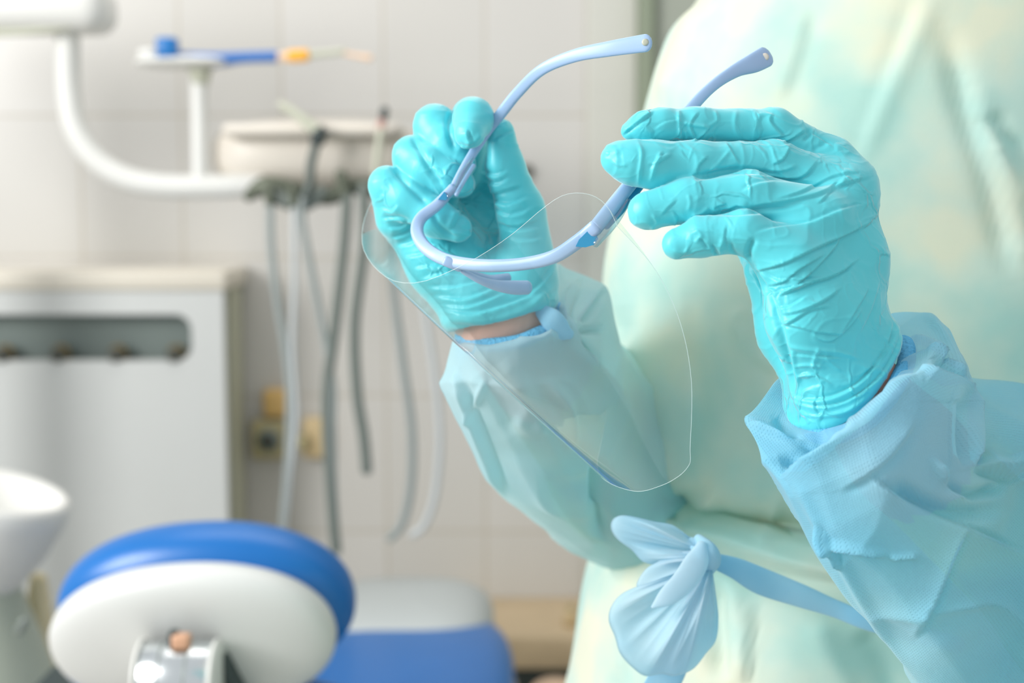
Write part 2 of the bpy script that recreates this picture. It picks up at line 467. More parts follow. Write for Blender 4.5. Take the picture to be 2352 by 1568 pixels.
def clear(name, tint, glo=.0, rough=.03, ior=1.5, gcol=(255, 255, 255), haze=.02):
    m, nt, p, out = mat(name); nt.nodes.remove(p)
    tr = node(nt, 'ShaderNodeBsdfTransparent'); tr.inputs[0].default_value = lin(tint)
    gl = node(nt, 'ShaderNodeBsdfGlossy'); gl.inputs['Roughness'].default_value = rough; gl.inputs['Color'].default_value = lin(gcol)
    ge = node(nt, 'ShaderNodeNewGeometry'); dt = node(nt, 'ShaderNodeVectorMath', operation='DOT_PRODUCT')
    nt.links.new(ge.outputs['Normal'], dt.inputs[0]); nt.links.new(ge.outputs['Incoming'], dt.inputs[1])
    ab = node(nt, 'ShaderNodeMath', operation='ABSOLUTE'); nt.links.new(dt.outputs['Value'], ab.inputs[0])
    om = node(nt, 'ShaderNodeMath', operation='SUBTRACT'); om.inputs[0].default_value = 1; nt.links.new(ab.outputs[0], om.inputs[1])
    pw = node(nt, 'ShaderNodeMath', operation='POWER'); pw.inputs[1].default_value = 3.3; nt.links.new(om.outputs[0], pw.inputs[0])
    fr = node(nt, 'ShaderNodeMath', operation='MULTIPLY_ADD'); fr.inputs[1].default_value = .9; fr.inputs[2].default_value = .065; nt.links.new(pw.outputs[0], fr.inputs[0])
    ad = node(nt, 'ShaderNodeMath', operation='MULTIPLY_ADD'); ad.inputs[1].default_value = 1.0; ad.inputs[2].default_value = glo; ad.use_clamp = True
    tc = node(nt, 'ShaderNodeTexCoord'); nz = node(nt, 'ShaderNodeTexNoise'); nz.inputs['Scale'].default_value = 12
    b = node(nt, 'ShaderNodeBump'); b.inputs['Strength'].default_value = .03; b.inputs['Distance'].default_value = .002
    nt.links.new(tc.outputs['Object'], nz.inputs['Vector']); nt.links.new(nz.outputs['Fac'], b.inputs['Height']); nt.links.new(b.outputs[0], gl.inputs['Normal'])
    mx = node(nt, 'ShaderNodeMixShader')
    nt.links.new(fr.outputs[0], ad.inputs[0]); nt.links.new(ad.outputs[0], mx.inputs[0])
    nt.links.new(tr.outputs[0], mx.inputs[1]); nt.links.new(gl.outputs[0], mx.inputs[2]); hz_ = node(nt, 'ShaderNodeBsdfTranslucent'); hz_.inputs[0].default_value = lin((238, 248, 250))
    hm = node(nt, 'ShaderNodeMixShader'); hm.inputs[0].default_value = haze
    nt.links.new(mx.outputs[0], hm.inputs[1]); nt.links.new(hz_.outputs[0], hm.inputs[2]); nt.links.new(hm.outputs[0], out.inputs['Surface'])
    return m
M_VISOR = clear('clear_visor', (250, 253, 252), .0, .04, haze=.05)
M_EDGE = simple('visor_cut_edge', (205, 225, 225), .2, spec=.6)
M_CLEAR = clear('clear_bracket', (225, 240, 246), .08, .1)
M_WHITE = simple('white_enamel', (226, 226, 222), .35, noise=.02)
M_CREAM = simple('cream_plastic', (220, 213, 202), .4, noise=.03, nscale=12)
M_CAB = simple('cabinet_paint', (205, 208, 207), .4, noise=.03, nscale=6)
M_CABTOP = simple('cabinet_top_cream', (222, 216, 203), .45, noise=.03, nscale=8)
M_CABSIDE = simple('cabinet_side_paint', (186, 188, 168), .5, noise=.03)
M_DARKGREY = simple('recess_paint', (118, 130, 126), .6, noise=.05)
M_KNOB = simple('dark_knob', (70, 72, 64), .4, noise=.05)
M_BRASS = simple('knob_ring', (150, 132, 92), .35, metal=.6)
M_GREYMETAL = simple('grey_metal', (136, 144, 138), .35, metal=.4, noise=.06)
M_OLIVE = simple('holder_metal', (98, 104, 90), .4, metal=.35, noise=.08)
M_HOSE = simple('grey_hose', (150, 158, 156), .5, noise=.04)
M_HOSE_D = simple('dark_grey_hose', (112, 120, 114), .5, noise=.04)
M_HOSE_L = simple('pale_hose', (196, 200, 200), .5, noise=.04)
M_GRIP = simple('dark_grey_grip', (92, 102, 98), .45, noise=.05)
M_DARK = simple('dark_rubber', (50, 62, 62), .5, noise=.05)
M_CHROME = simple('brushed_steel', (215, 220, 222), .22, metal=1, noise=.03)
M_BLUEPAD = simple('blue_upholstery', (0, 102, 178), .32, spec=.55, noise=.05, nscale=20, bump=.08)
M_SHELL = simple('white_shell', (208, 210, 208), .35, noise=.015)
M_BROWN = simple('tan_knob', (206, 160, 130), .4, noise=.05)
M_BLUEPL = simple('blue_plastic', (12, 112, 184), .35, noise=.03)
M_BLUEPL2 = simple('blue_violet_plastic', (66, 118, 188), .35, noise=.03)
M_ORANGE = simple('orange_plastic', (250, 182, 60), .4, noise=.03)
M_PEACH = simple('peach_plastic', (238, 205, 175), .4, noise=.03)
M_PALE = simple('pale_green_grey', (196, 198, 180), .4, noise=.03)
M_YELLOW = simple('yellow_plastic', (222, 184, 116), .5, noise=.04)
M_SOCK = simple('olive_beige_plastic', (178, 168, 128), .5, noise=.05)
M_SOCK2 = simple('beige_plastic', (206, 184, 142), .5, noise=.05)
M_WOOD = simple('light_wood', (206, 184, 150), .5, noise=.12, nscale=18)
M_FILM = simple('grey_protective_cover', (186, 192, 192), .45, noise=.03)
M_RED = simple('reddish_plastic', (196, 150, 140), .5)

def tile_mat():
    m, nt, p, out = mat('wall_tiles')
    tc = node(nt, 'ShaderNodeTexCoord'); sx = node(nt, 'ShaderNodeSeparateXYZ'); cb = node(nt, 'ShaderNodeCombineXYZ')
    nt.links.new(tc.outputs['Object'], sx.inputs[0]); nt.links.new(sx.outputs[0], cb.inputs[0]); nt.links.new(sx.outputs[2], cb.inputs[1])
    br = node(nt, 'ShaderNodeTexBrick'); br.offset = 0; br.inputs['Scale'].default_value = 1
    br.inputs['Brick Width'].default_value = TILE_W; br.inputs['Row Height'].default_value = TILE_H
    br.inputs['Mortar Size'].default_value = .0028; br.inputs['Mortar Smooth'].default_value = .4
    br.inputs['Color1'].default_value = lin((208, 206, 202)); br.inputs['Color2'].default_value = lin((203, 201, 196)); br.inputs['Mortar'].default_value = lin((190, 184, 172))
    nt.links.new(cb.outputs[0], br.inputs['Vector'])
    nt.links.new(br.outputs['Color'], p.inputs['Base Color']); p.inputs['Roughness'].default_value = .32
    b = node(nt, 'ShaderNodeBump'); b.inputs['Strength'].default_value = .3; b.inputs['Distance'].default_value = .002; b.invert = True
    nt.links.new(br.outputs['Fac'], b.inputs['Height']); nt.links.new(b.outputs[0], p.inputs['Normal'])
    return m
# ------------------------------------------------------------------ the room
YW = 2.7
pxm = 1.0
_a, _b = WY(1115, 700, YW), WY(1345, 700, YW); TILE_W = _b[0] - _a[0]
_c, _d = WY(1345, 265, YW), WY(1345, 590, YW); TILE_H = _c[2] - _d[2]
M_TILE = tile_mat()
wall_x1 = WY(1345, 500, YW)[0]
def struct(o): o['kind'] = 'structure'; return o
wl = MB().box((0, .05, 0), (6.0, .1, 2.9), 0).build('wall_back', M_TILE, None, False)
# texture origin on a grout crossing
off = Vector((_a[0], YW, _c[2]))
for v in wl.data.vertices:
    v.co.x += 0 - off.x + 0; v.co.z += 1.45 - off.z
wl.location = off; struct(wl)
struct(MB().box((0, 1.2, -.05), (6.2, 4.4, .1), 0).build('floor', simple('floor_vinyl', (176, 170, 160), .5, noise=.06, nscale=5), None, False))
struct(MB().box((3.0, 1.0, 1.45), (.1, 3.4, 2.9), 0).build('wall_right', simple('side_wall_paint', (206, 204, 198), .6, noise=.02), None, False))
# door casing strips at the right end of the tiled wall
ax0, ax1 = WY(1348, 300, YW - .02)[0], WY(1462, 300, YW - .02)[0]
struct(MB().box(((ax0 + ax1) / 2, YW - .012, 1.45), (ax1 - ax0, .024, 2.9), .004).build('trim_1', simple('casing_paint', (206, 206, 198), .5, noise=.02), None, False))
bx0, bx1 = WY(1462, 300, YW - .02)[0], WY(1496, 300, YW - .02)[0]
struct(MB().box(((bx0 + bx1) / 2, YW - .04, 1.45), (bx1 - bx0, .08, 2.9), .006).build('trim_2', simple('casing_dark_strip', (136, 146, 126), .6, noise=.03), None, False))  # narrow strip in a darker grey green
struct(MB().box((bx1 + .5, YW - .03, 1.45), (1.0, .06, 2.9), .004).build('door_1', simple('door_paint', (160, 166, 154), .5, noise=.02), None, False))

# ------------------------------------------------------------------ cabinet on the left
CY = 2.5
c_tr = WY(512, 668, CY); c_l = WY(-260, 690, CY)
cw = c_tr[0] - c_l[0]; ch = c_tr[2]
cab = thing('metal_cabinet', 'pale grey metal cabinet with cream top and a dark slot holding four round knobs', 'cabinet', (c_l[0] + cw / 2, CY + .2, 0))
cx = c_l[0] + cw / 2
sx1 = WY(440, 780, CY)[0]; sz1 = WY(430, 722, CY)[2]; sz0 = WY(430, 828, CY)[2]; sx0 = c_l[0] + .05
def plate_with_slot(x0, x1, z0, z1, hx0, hx1, hz0, hz1, r, y0, y1):
    """front plate with a round-cornered hole"""
    seg = 8; inner = []
    for (cx_, cz_, a0) in ((hx1 - r, hz1 - r, 0), (hx0 + r, hz1 - r, 90), (hx0 + r, hz0 + r, 180), (hx1 - r, hz0 + r, 270)):
        for k in range(seg + 1):
            a = math.radians(a0 + 90 * k / seg); inner.append((cx_ + r * math.cos(a), cz_ + r * math.sin(a)))
    outer = []
    for i, (x, z) in enumerate(inner):
        c = i // (seg + 1); k = i % (seg + 1)
        corner = ((x1, z1), (x0, z1), (x0, z0), (x1, z0))[c]
        if c == 0: outer.append((x1, z + (z1 - z) * k / seg * 2 if k < seg / 2 else z1) if k < seg / 2 else (x1 + (x - x1) * (k - seg / 2) / (seg / 2), z1))
        elif c == 1: outer.append((x + (x0 - x) * k / (seg / 2), z1) if k < seg / 2 else (x0, z1 + (z - z1) * (k - seg / 2) / (seg / 2)))
        elif c == 2: outer.append((x0, z + (z0 - z) * k / (seg / 2)) if k < seg / 2 else (x0 + (x - x0) * (k - seg / 2) / (seg / 2), z0))
        else: outer.append((x + (x1 - x) * k / (seg / 2), z0) if k < seg / 2 else (x1, z0 + (z - z0) * (k - seg / 2) / (seg / 2)))
    n = len(inner)
    V = [(x, y0, z) for x, z in inner] + [(x, y0, z) for x, z in outer] + [(x, y1, z) for x, z in inner] + [(x, y1, z) for x, z in outer]
    F = []
    for i in range(n):
        j = (i + 1) % n
        F += [(i, n + i, n + j, j)[::-1], (i, j, 2 * n + j, 2 * n + i), (n + i, 3 * n + i, 3 * n + j, n + j), (2 * n + i, 2 * n + j, 3 * n + j, 3 * n + i)]
    return V, F
V, F = plate_with_slot(c_l[0], c_tr[0], .06, ch, sx0, sx1, sz0, sz1, .028, CY, CY + .02)
MB().add(V, F).build('front_panel', M_CAB, cab, False)
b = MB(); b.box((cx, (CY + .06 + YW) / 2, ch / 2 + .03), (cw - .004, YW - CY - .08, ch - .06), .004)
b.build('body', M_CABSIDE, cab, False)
MB().box((cx, (CY + YW) / 2 - .004, ch + .018), (cw + .014, YW - CY, .036), .008).build('top', M_CABTOP, cab)
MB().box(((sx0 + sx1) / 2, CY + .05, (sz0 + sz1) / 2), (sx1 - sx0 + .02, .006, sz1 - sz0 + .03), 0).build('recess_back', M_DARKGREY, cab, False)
for px in (12, 140, 272, 405):
    c = WY(px, 812, CY + .02)
    k = MB().lathe([(.004, -.03), (.011, -.028), (.0135, -.02), (.0135, -.004), (.009, 0), (.009, .03)], c, (0, 1, 0), 20).build('knob', M_KNOB, cab)
    MB().lathe([(.015, -.006), (.017, -.003), (.017, .004)], c, (0, 1, 0), 20).build('knob_ring', M_BRASS, k)

# ------------------------------------------------------------------ sockets
def plug(px0, px1, py0, py1, dep, m, name, label, cat, hole=None, group=None):
    a = WY(px0, py0, YW - dep); c = WY(px1, py1, YW - dep)
    cc = ((a[0] + c[0]) / 2, YW - dep / 2, (a[2] + c[2]) / 2)
    o = thing(name, label, cat, (cc[0], YW, cc[2]), group)
    MB().box(cc, (c[0] - a[0], dep, a[2] - c[2]), .008).build('body', m, o)
    return o, cc, c[0] - a[0], a[2] - c[2]
plug(602, 656, 896, 960, .03, M_YELLOW, 'junction_box', 'small mustard yellow box on the wall above the socket with the dark hole', 'box')
o, cc, ww, hh = plug(574, 654, 966, 1056, .03, M_SOCK, 'wall_socket', 'square olive beige wall socket with a dark round hole, under the yellow box', 'socket', group='wall sockets')
MB().lathe([(.019, -.004), (.022, 0), (.022, .004)], (cc[0] + .002, YW - .031, cc[2]), (0, 1, 0), 24).build('socket_ring', M_DARKGREY, o)
MB().lathe([(.013, -.007), (.013, .002)], (cc[0] + .002, YW - .031, cc[2]), (0, 1, 0), 24).build('socket_hole', M_KNOB, o)
o, cc, ww, hh = plug(692, 746, 962, 1054, .035, M_SOCK2, 'wall_socket', 'beige wall socket with a plug in it, behind the hanging grey hoses', 'socket', group='wall sockets')
MB().box((cc[0] - .018, YW - .045, cc[2] - .004), (.016, .024, .03), .004).build('plug', M_SOCK, o)
MB().lathe([(.004, -.02), (.011, -.016), (.012, 0)], WY(1210, 392, YW), (0, 1, 0), 16).build('wall_hook', M_KNOB)
tag(bpy.data.objects['wall_hook'], 'tiny dark hook on the tiles right of the far gloved hand', 'hook')

# ------------------------------------------------------------------ dental delivery unit
UY = 2.25
unit = thing('dental_unit', 'white tubular dental unit arm carrying a cream instrument console over hanging hoses', 'dental unit', WY(600, 430, UY) * np.array((1, 1, 0)) + np.array((-.3, 0.1, 0)))
def path(pts, Y): return [WY(x, y, Y if len(q) == 0 else q[0]) for x, y, *q in pts]
MB().tube(path([(150, 30), (155, 90), (157, 200), (172, 290), (215, 360), (280, 405), (360, 425), (470, 428), (600, 424)], UY - .05), .0185, 8, 20).build('swing_arm', M_WHITE, unit)
MB().tube(path([(461, 425), (459, 300), (457, 175)], UY - .05), .0125, 8, 16).build('tray_post', M_WHITE, unit)
a = WY(60, 20, UY - .05); 
MB().box((a[0] - .12, a[1], a[2]), (.5, .12, .075), .03, seg=5).build('arm_joint_housing', M_WHITE, unit)
MB().tube([WY(-200, 80, UY - .09), WY(60, 72, UY - .09), WY(215, 50, UY - .09)], .006, 4, 10).build('housing_seam', M_PALE, unit)
# console body
c0 = WY(735, 358, UY + .05)
MB().sellip(c0, (.165, .12, .056), np.eye(3), 3.2, 3.5, 64, 24).build('console_body', M_CREAM, unit)
MB().box(WY(735, 304, UY + .0), (.27, .2, .02), .009).build('console_lid', M_CREAM, unit)
MB().tube(path([(570, 452), (600, 430), (640, 432), (700, 445), (760, 450), (800, 428), (850, 432), (900, 428), (960, 425)], UY - .09), [.008, .015, .017, .014, .014, .013, .014, .014, .012], 8, 14).build('instrument_holder', M_OLIVE, unit)
MB().tube(path([(620, 445), (690, 470), (740, 440)], UY - .1), .012, 6, 12).build('holder_bracket', M_GREYMETAL, unit)
# small tray on its post
t0 = WY(425, 150, UY - .05)
MB().sellip(t0 + np.array((0, 0, .004)), (.075, .055, .009), np.eye(3), 2.5, 2.5, 48, 12).build('tray', M_WHITE, unit)
MB().sellip(WY(342, 124, UY - .05), (.016, .02, .008), np.eye(3), 2.5, 2.5, 24, 12).build('tray_grip', M_WHITE, unit)
MB().lathe([(.0135, -.012), (.015, 0), (.02, .012)], WY(460, 175, UY - .05), (0, 0, 1), 24).build('tray_collar', M_PALE, unit)
# unit column to the floor, hidden behind the frame's left edge
cb_ = WY(-240, 60, UY - .02)
MB().tube([(cb_[0], UY - .02, .02), (cb_[0], UY - .02, 1.0), (cb_[0], UY - .02, cb_[2])], .04, 4, 20).build('column', M_WHITE, unit)
MB().lathe([(.2, 0), (.2, .02), (.17, .03)], (cb_[0], UY - .02, 0), (0, 0, 1), 40).build('base', M_WHITE, unit)
# brush shaped polishing tool lying on the tray
tb = thing('toothbrush', 'blue handled toothbrush with a blue block head and an orange collar lying across the tray', 'brush', WY(500, 130, UY - .07))
MB().box(WY(385, 110, UY - .09), (.03, .03, .03), .005).build('head', M_BLUEPL, tb)
MB().tube(path([(400, 124), (430, 130), (490, 137), (560, 132), (632, 130)], UY - .07), [.005, .0075, .011, .009, .009], 6, 12).build('handle', M_BLUEPL2, tb)
MB().tube(path([(636, 131), (668, 130)], UY - .07), .007, 6, 12).build('peach_band', M_PEACH, tb)
MB().tube(path([(668, 129), (702, 127)], UY - .07), .0095, 6, 12).build('orange_collar', M_ORANGE, tb)
MB().tube(path([(704, 126), (760, 121), (788, 117)], UY - .07), [.006, .005, .005], 6, 12).build('neck', M_PALE, tb)
MB().tube(path([(790, 122), (820, 128), (850, 133)], UY - .07), [.003, .0035, .005], 6, 12).build('tip', M_PEACH, tb)
# hand instruments with their hoses
HY = UY - .12
def instr(label, body, head, hose, mb, mh, mho, rb=.006, rh=.005):
    o = thing('dental_handpiece', label, 'dental handpiece', WY(*body[0], HY), 'handpieces hanging on the console')
    if len(body) > 1: MB().tube(path(body, HY), rb, 6, 14).build('grip', mb, o)
    if head: MB().tube(path(head, HY), [rb * 1.1] * len(head), 6, 14).build('head', mh, o)
    if hose: MB().tube(path(hose, HY), rh, 8, 12).build('hose', mho, o)
    return o
o = instr('dark handpiece with a pale slanted tip hanging in front of the cream console', [(733, 305), (722, 345), (714, 380), (712, 420), (700, 450)], [(728, 302), (740, 300)], [(698, 450), (694, 500), (715, 620), (735, 720), (755, 830), (765, 900), (763, 1000), (768, 1150), (776, 1268)], M_GRIP, M_DARK, M_HOSE, .007, .0055)
MB().tube(path([(645, 240), (680, 262), (725, 298)], HY), [.006, .0075, .009], 6, 12).build('slanted_tip', M_PALE, o)
MB().tube(path([(733, 306), (729, 322)], HY), .0115, 6, 12).build('dark_collar', M_DARK, o)
o = instr('thin handpiece with a dark top and reddish neck right of the slanted one', [(876, 290), (868, 350), (862, 400)], [(884, 252), (880, 272)], [(835, 430), (836, 560), (815, 740), (820, 900), (835, 1000), (842, 1080)], M_PALE, M_DARK, M_HOSE_D, .0055, .0085)
MB().tube(path([(878, 276), (875, 292)], HY), .006, 6, 12).build('red_neck', M_RED, o)
instr('handpiece at the left end of the holder on a pale hose', [(618, 430), (620, 465)], None, [(620, 465), (622, 560), (635, 680), (655, 800), (664, 900), (662, 1050), (652, 1180), (642, 1260)], M_OLIVE, M_DARK, M_HOSE, .008, .006)
instr('handpiece in the middle of the holder on the darkest grey hose', [(782, 400), (794, 445)], None, [(797, 445), (790, 560), (768, 760), (752, 880), (752, 1000), (764, 1180), (772, 1260)], M_OLIVE, M_DARK, M_HOSE_D, .009, .0085)
instr('handpiece just left of the slanted one, on the palest hose', [(672, 430), (676, 470)], None, [(676, 470), (676, 640), (672, 800), (680, 960), (664, 1100), (650, 1240)], M_OLIVE, M_DARK, M_HOSE_L, .007, .005)
o = thing('suction_hose', 'pale grey hose sagging in a loop below the gloved far hand', 'hose', WY(930, 900, HY))
MB().tube(path([(900, 470), (902, 640), (925, 830), (945, 980), (944, 1110), (925, 1200), (895, 1236)], HY + .03), .0065, 8, 12).build('tube', M_HOSE, o)
MB().tube(path([(905, 452), (900, 478)], HY + .03), .011, 6, 12).build('connector', M_OLIVE, o)
o = thing('suction_hose', 'paler grey hose on the right ending in a curled tip near the sleeve', 'hose', WY(1000, 900, HY))
MB().tube(path([(960, 470), (972, 680), (998, 860), (1010, 1000), (1000, 1130), (975, 1205), (945, 1228)], HY + .03), .006, 8, 12).build('tube', M_HOSE_L, o)
MB().tube(path([(960, 452), (960, 478)], HY + .03), .011, 6, 12).build('connector', M_OLIVE, o)

# ------------------------------------------------------------------ spittoon at lower left
sY = 1.75
st = thing('cuspidor', 'white cuspidor bowl on a grey green column at the left of the headrest', 'cuspidor', WY(-20, 1400, sY) * np.array((1, 1, 0)))
bc = WY(-40, 1200, sY)
MB().lathe([(.03, -.12), (.055, -.085), (.085, -.03), (.1, .02), (.101, .04), (.094, .047), (.085, .04), (.06, -.02), (.02, -.05)], bc, (.25, 0, 1), 48).build('bowl', M_WHITE, st)
MB().tube([(bc[0] - .02, sY, .03), (bc[0] - .02, sY, .5), (bc[0] - .03, sY, bc[2] - .1)], [.13, .125, .075], 8, 32).build('column', simple('cuspidor_column', (178, 186, 170), .45, noise=.03), st)
MB().tube([WY(88, 1330, sY + .1), WY(90, 1450, sY + .1), WY(95, 1700, sY + .1)], [.012, .02, .03], 6, 16).build('cream_pipe', simple('cream_pipe', (222, 208, 170), .5), st)
MB().tube([WY(44, 1450, sY - .14), WY(56, 1424, sY - .14)], .005, 4, 10).build('tap_lever', M_GREYMETAL, st)
MB().lathe([(.17, 0), (.17, .02), (.14, .035)], (bc[0] - .02, sY, 0), (0, 0, 1), 40).build('base', M_WHITE, st)

# ------------------------------------------------------------------ dental chair
hY = 1.32
chair = thing('dental_chair', 'bright blue dental chair with white backed oval headrest and grey covered foot end', 'dental chair', (-.1, 1.75, 0))
def basis(zax, roll):
    z = Vector(zax).normalized(); x = Vector((1, 0, 0)); x = (x - z * x.dot(z)).normalized(); y = z.cross(x)
    R = Matrix((x, y, z)).transposed() @ Matrix.Rotation(math.radians(roll), 3, 'Z')
    return np.array(R)
HB = basis((0.03, 1.0, .42), -6)      # local z points away from the viewer, into the cushion
hc = WY(443, 1464, hY)
s_ = hY / FPX
MB().sellip(hc, (342 * s_, 204 * s_, .028), HB, 3.0, 2.15, 96, 32).build('headrest_shell', M_SHELL, chair)
cc_ = hc + HB @ np.array((0.002, .002, .052))
MB().sellip(cc_, (366 * s_, 222 * s_, .046), HB, 2.6, 2.15, 96, 32).build('headrest_cushion', M_BLUEPAD, chair)
hz = WY(412, 1562, hY - .06)
hg = MB().lathe([(.034, -.032), (.036, -.03), (.036, .03), (.034, .032)], hz, (1, 0, 0), 40).build('headrest_hinge', M_CHROME, chair)
for dx in (-.013, .011): MB().lathe([(.0363, -.0008), (.0363, .0008)], hz + np.array((dx, 0, 0)), (1, 0, 0), 40).build('groove', M_GREYMETAL, hg)
for dx in (-.034, .034): MB().lathe([(.03, -.002), (.0375, -.0015), (.0375, .0015), (.03, .002)], hz + np.array((dx, 0, 0)), (1, 0, 0), 40).build('end_cap', M_WHITE, hg)
kn = MB().box(WY(417, 1472, hY - .07), (.017, .014, .014), .003).build('release_knob', M_BROWN, chair)
MB().box(WY(399, 1470, hY - .066), (.008, .014, .018), .002).build('knob_stem', M_DARK, kn)
MB().box(hz + np.array((.0, .03, -.12)), (.06, .02, .2), .006).build('headrest_bar', M_CHROME, chair)
MB().box(hz + np.array((.045, .035, -.02)), (.012, .03, .075), .004, rot=Matrix.Rotation(math.radians(-18), 3, 'Y')).build('hinge_shadow', M_DARK, chair)  # dark tilted box standing in for the shadow wedge right of the hinge
MB().box(WY(150, 1590, hY + .2), (.05, .08, .04), .006).build('arm_bracket', M_DARK, chair)
# back, seat and foot pads
zs = WY(980, 1425, 2.0)[2]
xa, xb = WY(690, 1500, 1.9)[0], WY(1185, 1500, 1.85)[0]
xm = (xa + xb) / 2
MB().sellip((xm, 1.72, zs - .05), ((xb - xa) / 2, .4, .05), np.eye(3), 3.5, 4, 72, 20).build('seat_pad', M_BLUEPAD, chair)
MB().sellip((xm - .02, 2.1, zs - .042), ((xb - xa) / 2 - .012, .16, .055), np.eye(3), 3, 3.2, 72, 20).build('foot_cover', M_FILM, chair)
bp = MB().sellip((hz[0], hY + .1, zs + .0), (.2, .15, .045), basis((0, 1, .5), 0), 3, 3, 64, 20).build('back_pad', M_BLUEPAD, chair)
MB().box((xm, 1.75, zs - .13), (.3, .7, .08), .03).build('seat_frame', M_WHITE, chair)
MB().lathe([(.16, .03), (.11, .08), (.1, zs - .16)], (xm, 1.75, 0), (0, 0, 1), 40).build('pedestal', M_WHITE, chair)
MB().box((xm, 1.7, .02), (.3, .9, .04), .018).build('base', M_WHITE, chair)

# ------------------------------------------------------------------ wooden ledge at lower right of the wall
LY = 2.45
la = WY(1155, 1462, LY); lb = WY(1345, 1538, LY)
ld = thing('wooden_counter', 'light wooden counter edge against the tiles between the blue seat and the gown', 'counter', (lb[0], 2.57, 0))
MB().box(((la[0] + .9 + la[0]) / 2 - .1, (LY + YW) / 2, (la[2] + lb[2]) / 2), (.9, YW - LY, la[2] - lb[2]), .006).build('top', M_WOOD, ld)
MB().box(((la[0] + .9 + la[0]) / 2 - .1, (LY + YW) / 2 + .03, lb[2] / 2), (.86, YW - LY - .08, lb[2]), .004).build('carcass', M_DARK, ld, False)
bo = thing('small_bottle', 'small tan bottle standing on the wooden counter beside the gown', 'bottle', (WY(1312, 1455, 2.5)[0], 2.52, la[2]))
MB().lathe([(.012, 0), (.013, .01), (.012, .022), (.006, .028)], (WY(1312, 1455, 2.5)[0], 2.52, la[2]), (0, 0, 1), 20).build('bottle_body', M_SOCK2, bo)
MB().lathe([(.006, .028), (.006, .036), (.004, .038)], (WY(1312, 1455, 2.5)[0], 2.52, la[2]), (0, 0, 1), 20).build('cap', M_SOCK, bo)
rc = WY(1275, 1600, 2.3)
st2 = thing('round_stool', 'cream topped round stool in front of the wooden counter', 'stool', (rc[0], 2.3, 0))
MB().sellip(rc, (.045, .045, .03), np.eye(3), 2.2, 2, 32, 16).build('seat', M_PEACH, st2)
MB().lathe([(.014, .03), (.014, rc[2] - .02)], (rc[0], 2.3, 0), (0, 0, 1), 20).build('pole', M_CHROME, st2)
MB().lathe([(.06, 0), (.06, .015), (.02, .03)], (rc[0], 2.3, 0), (0, 0, 1), 32).build('base', M_CHROME, st2)

# ================================================================== the person
person = thing('person', 'person in pale mottled gown and turquoise gloves holding up a clear face shield', 'person', (.3, 1.0, 0))

def px_prims(pr, d0):
    out = []
    for a in pr: out.append((P(a[0], a[1], d0 + a[2] / 1000), a[3] * (d0 + a[2] / 1000) / FPX))
    return out
def chain(fl, f, pts, d0, k):
    q = px_prims(pts, d0)
    for (a, ra), (b, rb) in zip(q[:-1], q[1:]): fl.put(f, a, b, ra, rb, k)

def build_glove(name, d0, vox, fingers, palm, bounds, cut, k_f, k_fp, strokes, nz, parent, extra=None):
    pts = np.array([P(*b) for b in bounds]); lo = pts.min(0) - .006; hi = pts.max(0) + .006
    fl = Field(lo, hi, vox)
    U = None
    for ch_ in fingers:
        f = fl.blank(); chain(fl, f, ch_, d0, .004)
        U = f if U is None else smin(U, f, k_f)
    Pm = fl.blank()
    for ch_ in palm: chain(fl, Pm, ch_, d0, .012)
    f = smin(U, Pm, k_fp)
    # cut plane at the cuff: through three points
    a, b_, c = [P(*q) for q in cut[:3]]
    n = np.cross(b_ - a, c - a); n /= np.linalg.norm(n)
    wc = P(*cut[3])
    if (wc - a) @ n > 0: n = -n
    g = fl.grid(); pd = ((g - a) @ (-n)).astype(np.float32) # positive outside (beyond the cuff)
    pd = -pd if ((wc - a) @ (-n)) > 0 else pd
    # flare of the rolled cuff
    f = f - .0012 * np.exp(-((pd + .004) / .0035) ** 2)
    f = np.maximum(f, pd)
    V, F = fl.mesh(f)
    V = relax(V, F, 3, .5)
    N = normals(V, F)
    # open the cuff
    s = ((V - a) @ (-n)); s = -s if ((wc - a) @ (-n)) > 0 else s
    x, y, d = proj(V)
    r1 = vnoise(V * 55 + 3); r2 = vnoise(V * 110 + 9)
    q = V + .006 * np.stack([vnoise(V * 60), vnoise(V * 60 + 31), vnoise(V * 60 + 77)], 1)
    aniso = np.array(nz[0]); rid = 1 - np.abs(vnoise(q * aniso + 5)); rid = np.clip((rid - .72) / .28, 0, 1) ** 1.5
    rid2 = 1 - np.abs(vnoise(q * aniso * 2.1 + 15)); rid2 = np.clip((rid2 - .75) / .25, 0, 1) ** 1.5
    V = V + N * (nz[1] * (r1 * .6 + rid * 1.1 + rid2 * .5) / 1000)[:, None]
    V = carve(V, N, strokes, 1.35)
    F, N = outward(V, F)
    o = mesh_obj(name, V, F, M_GLOVE, parent)
    return o

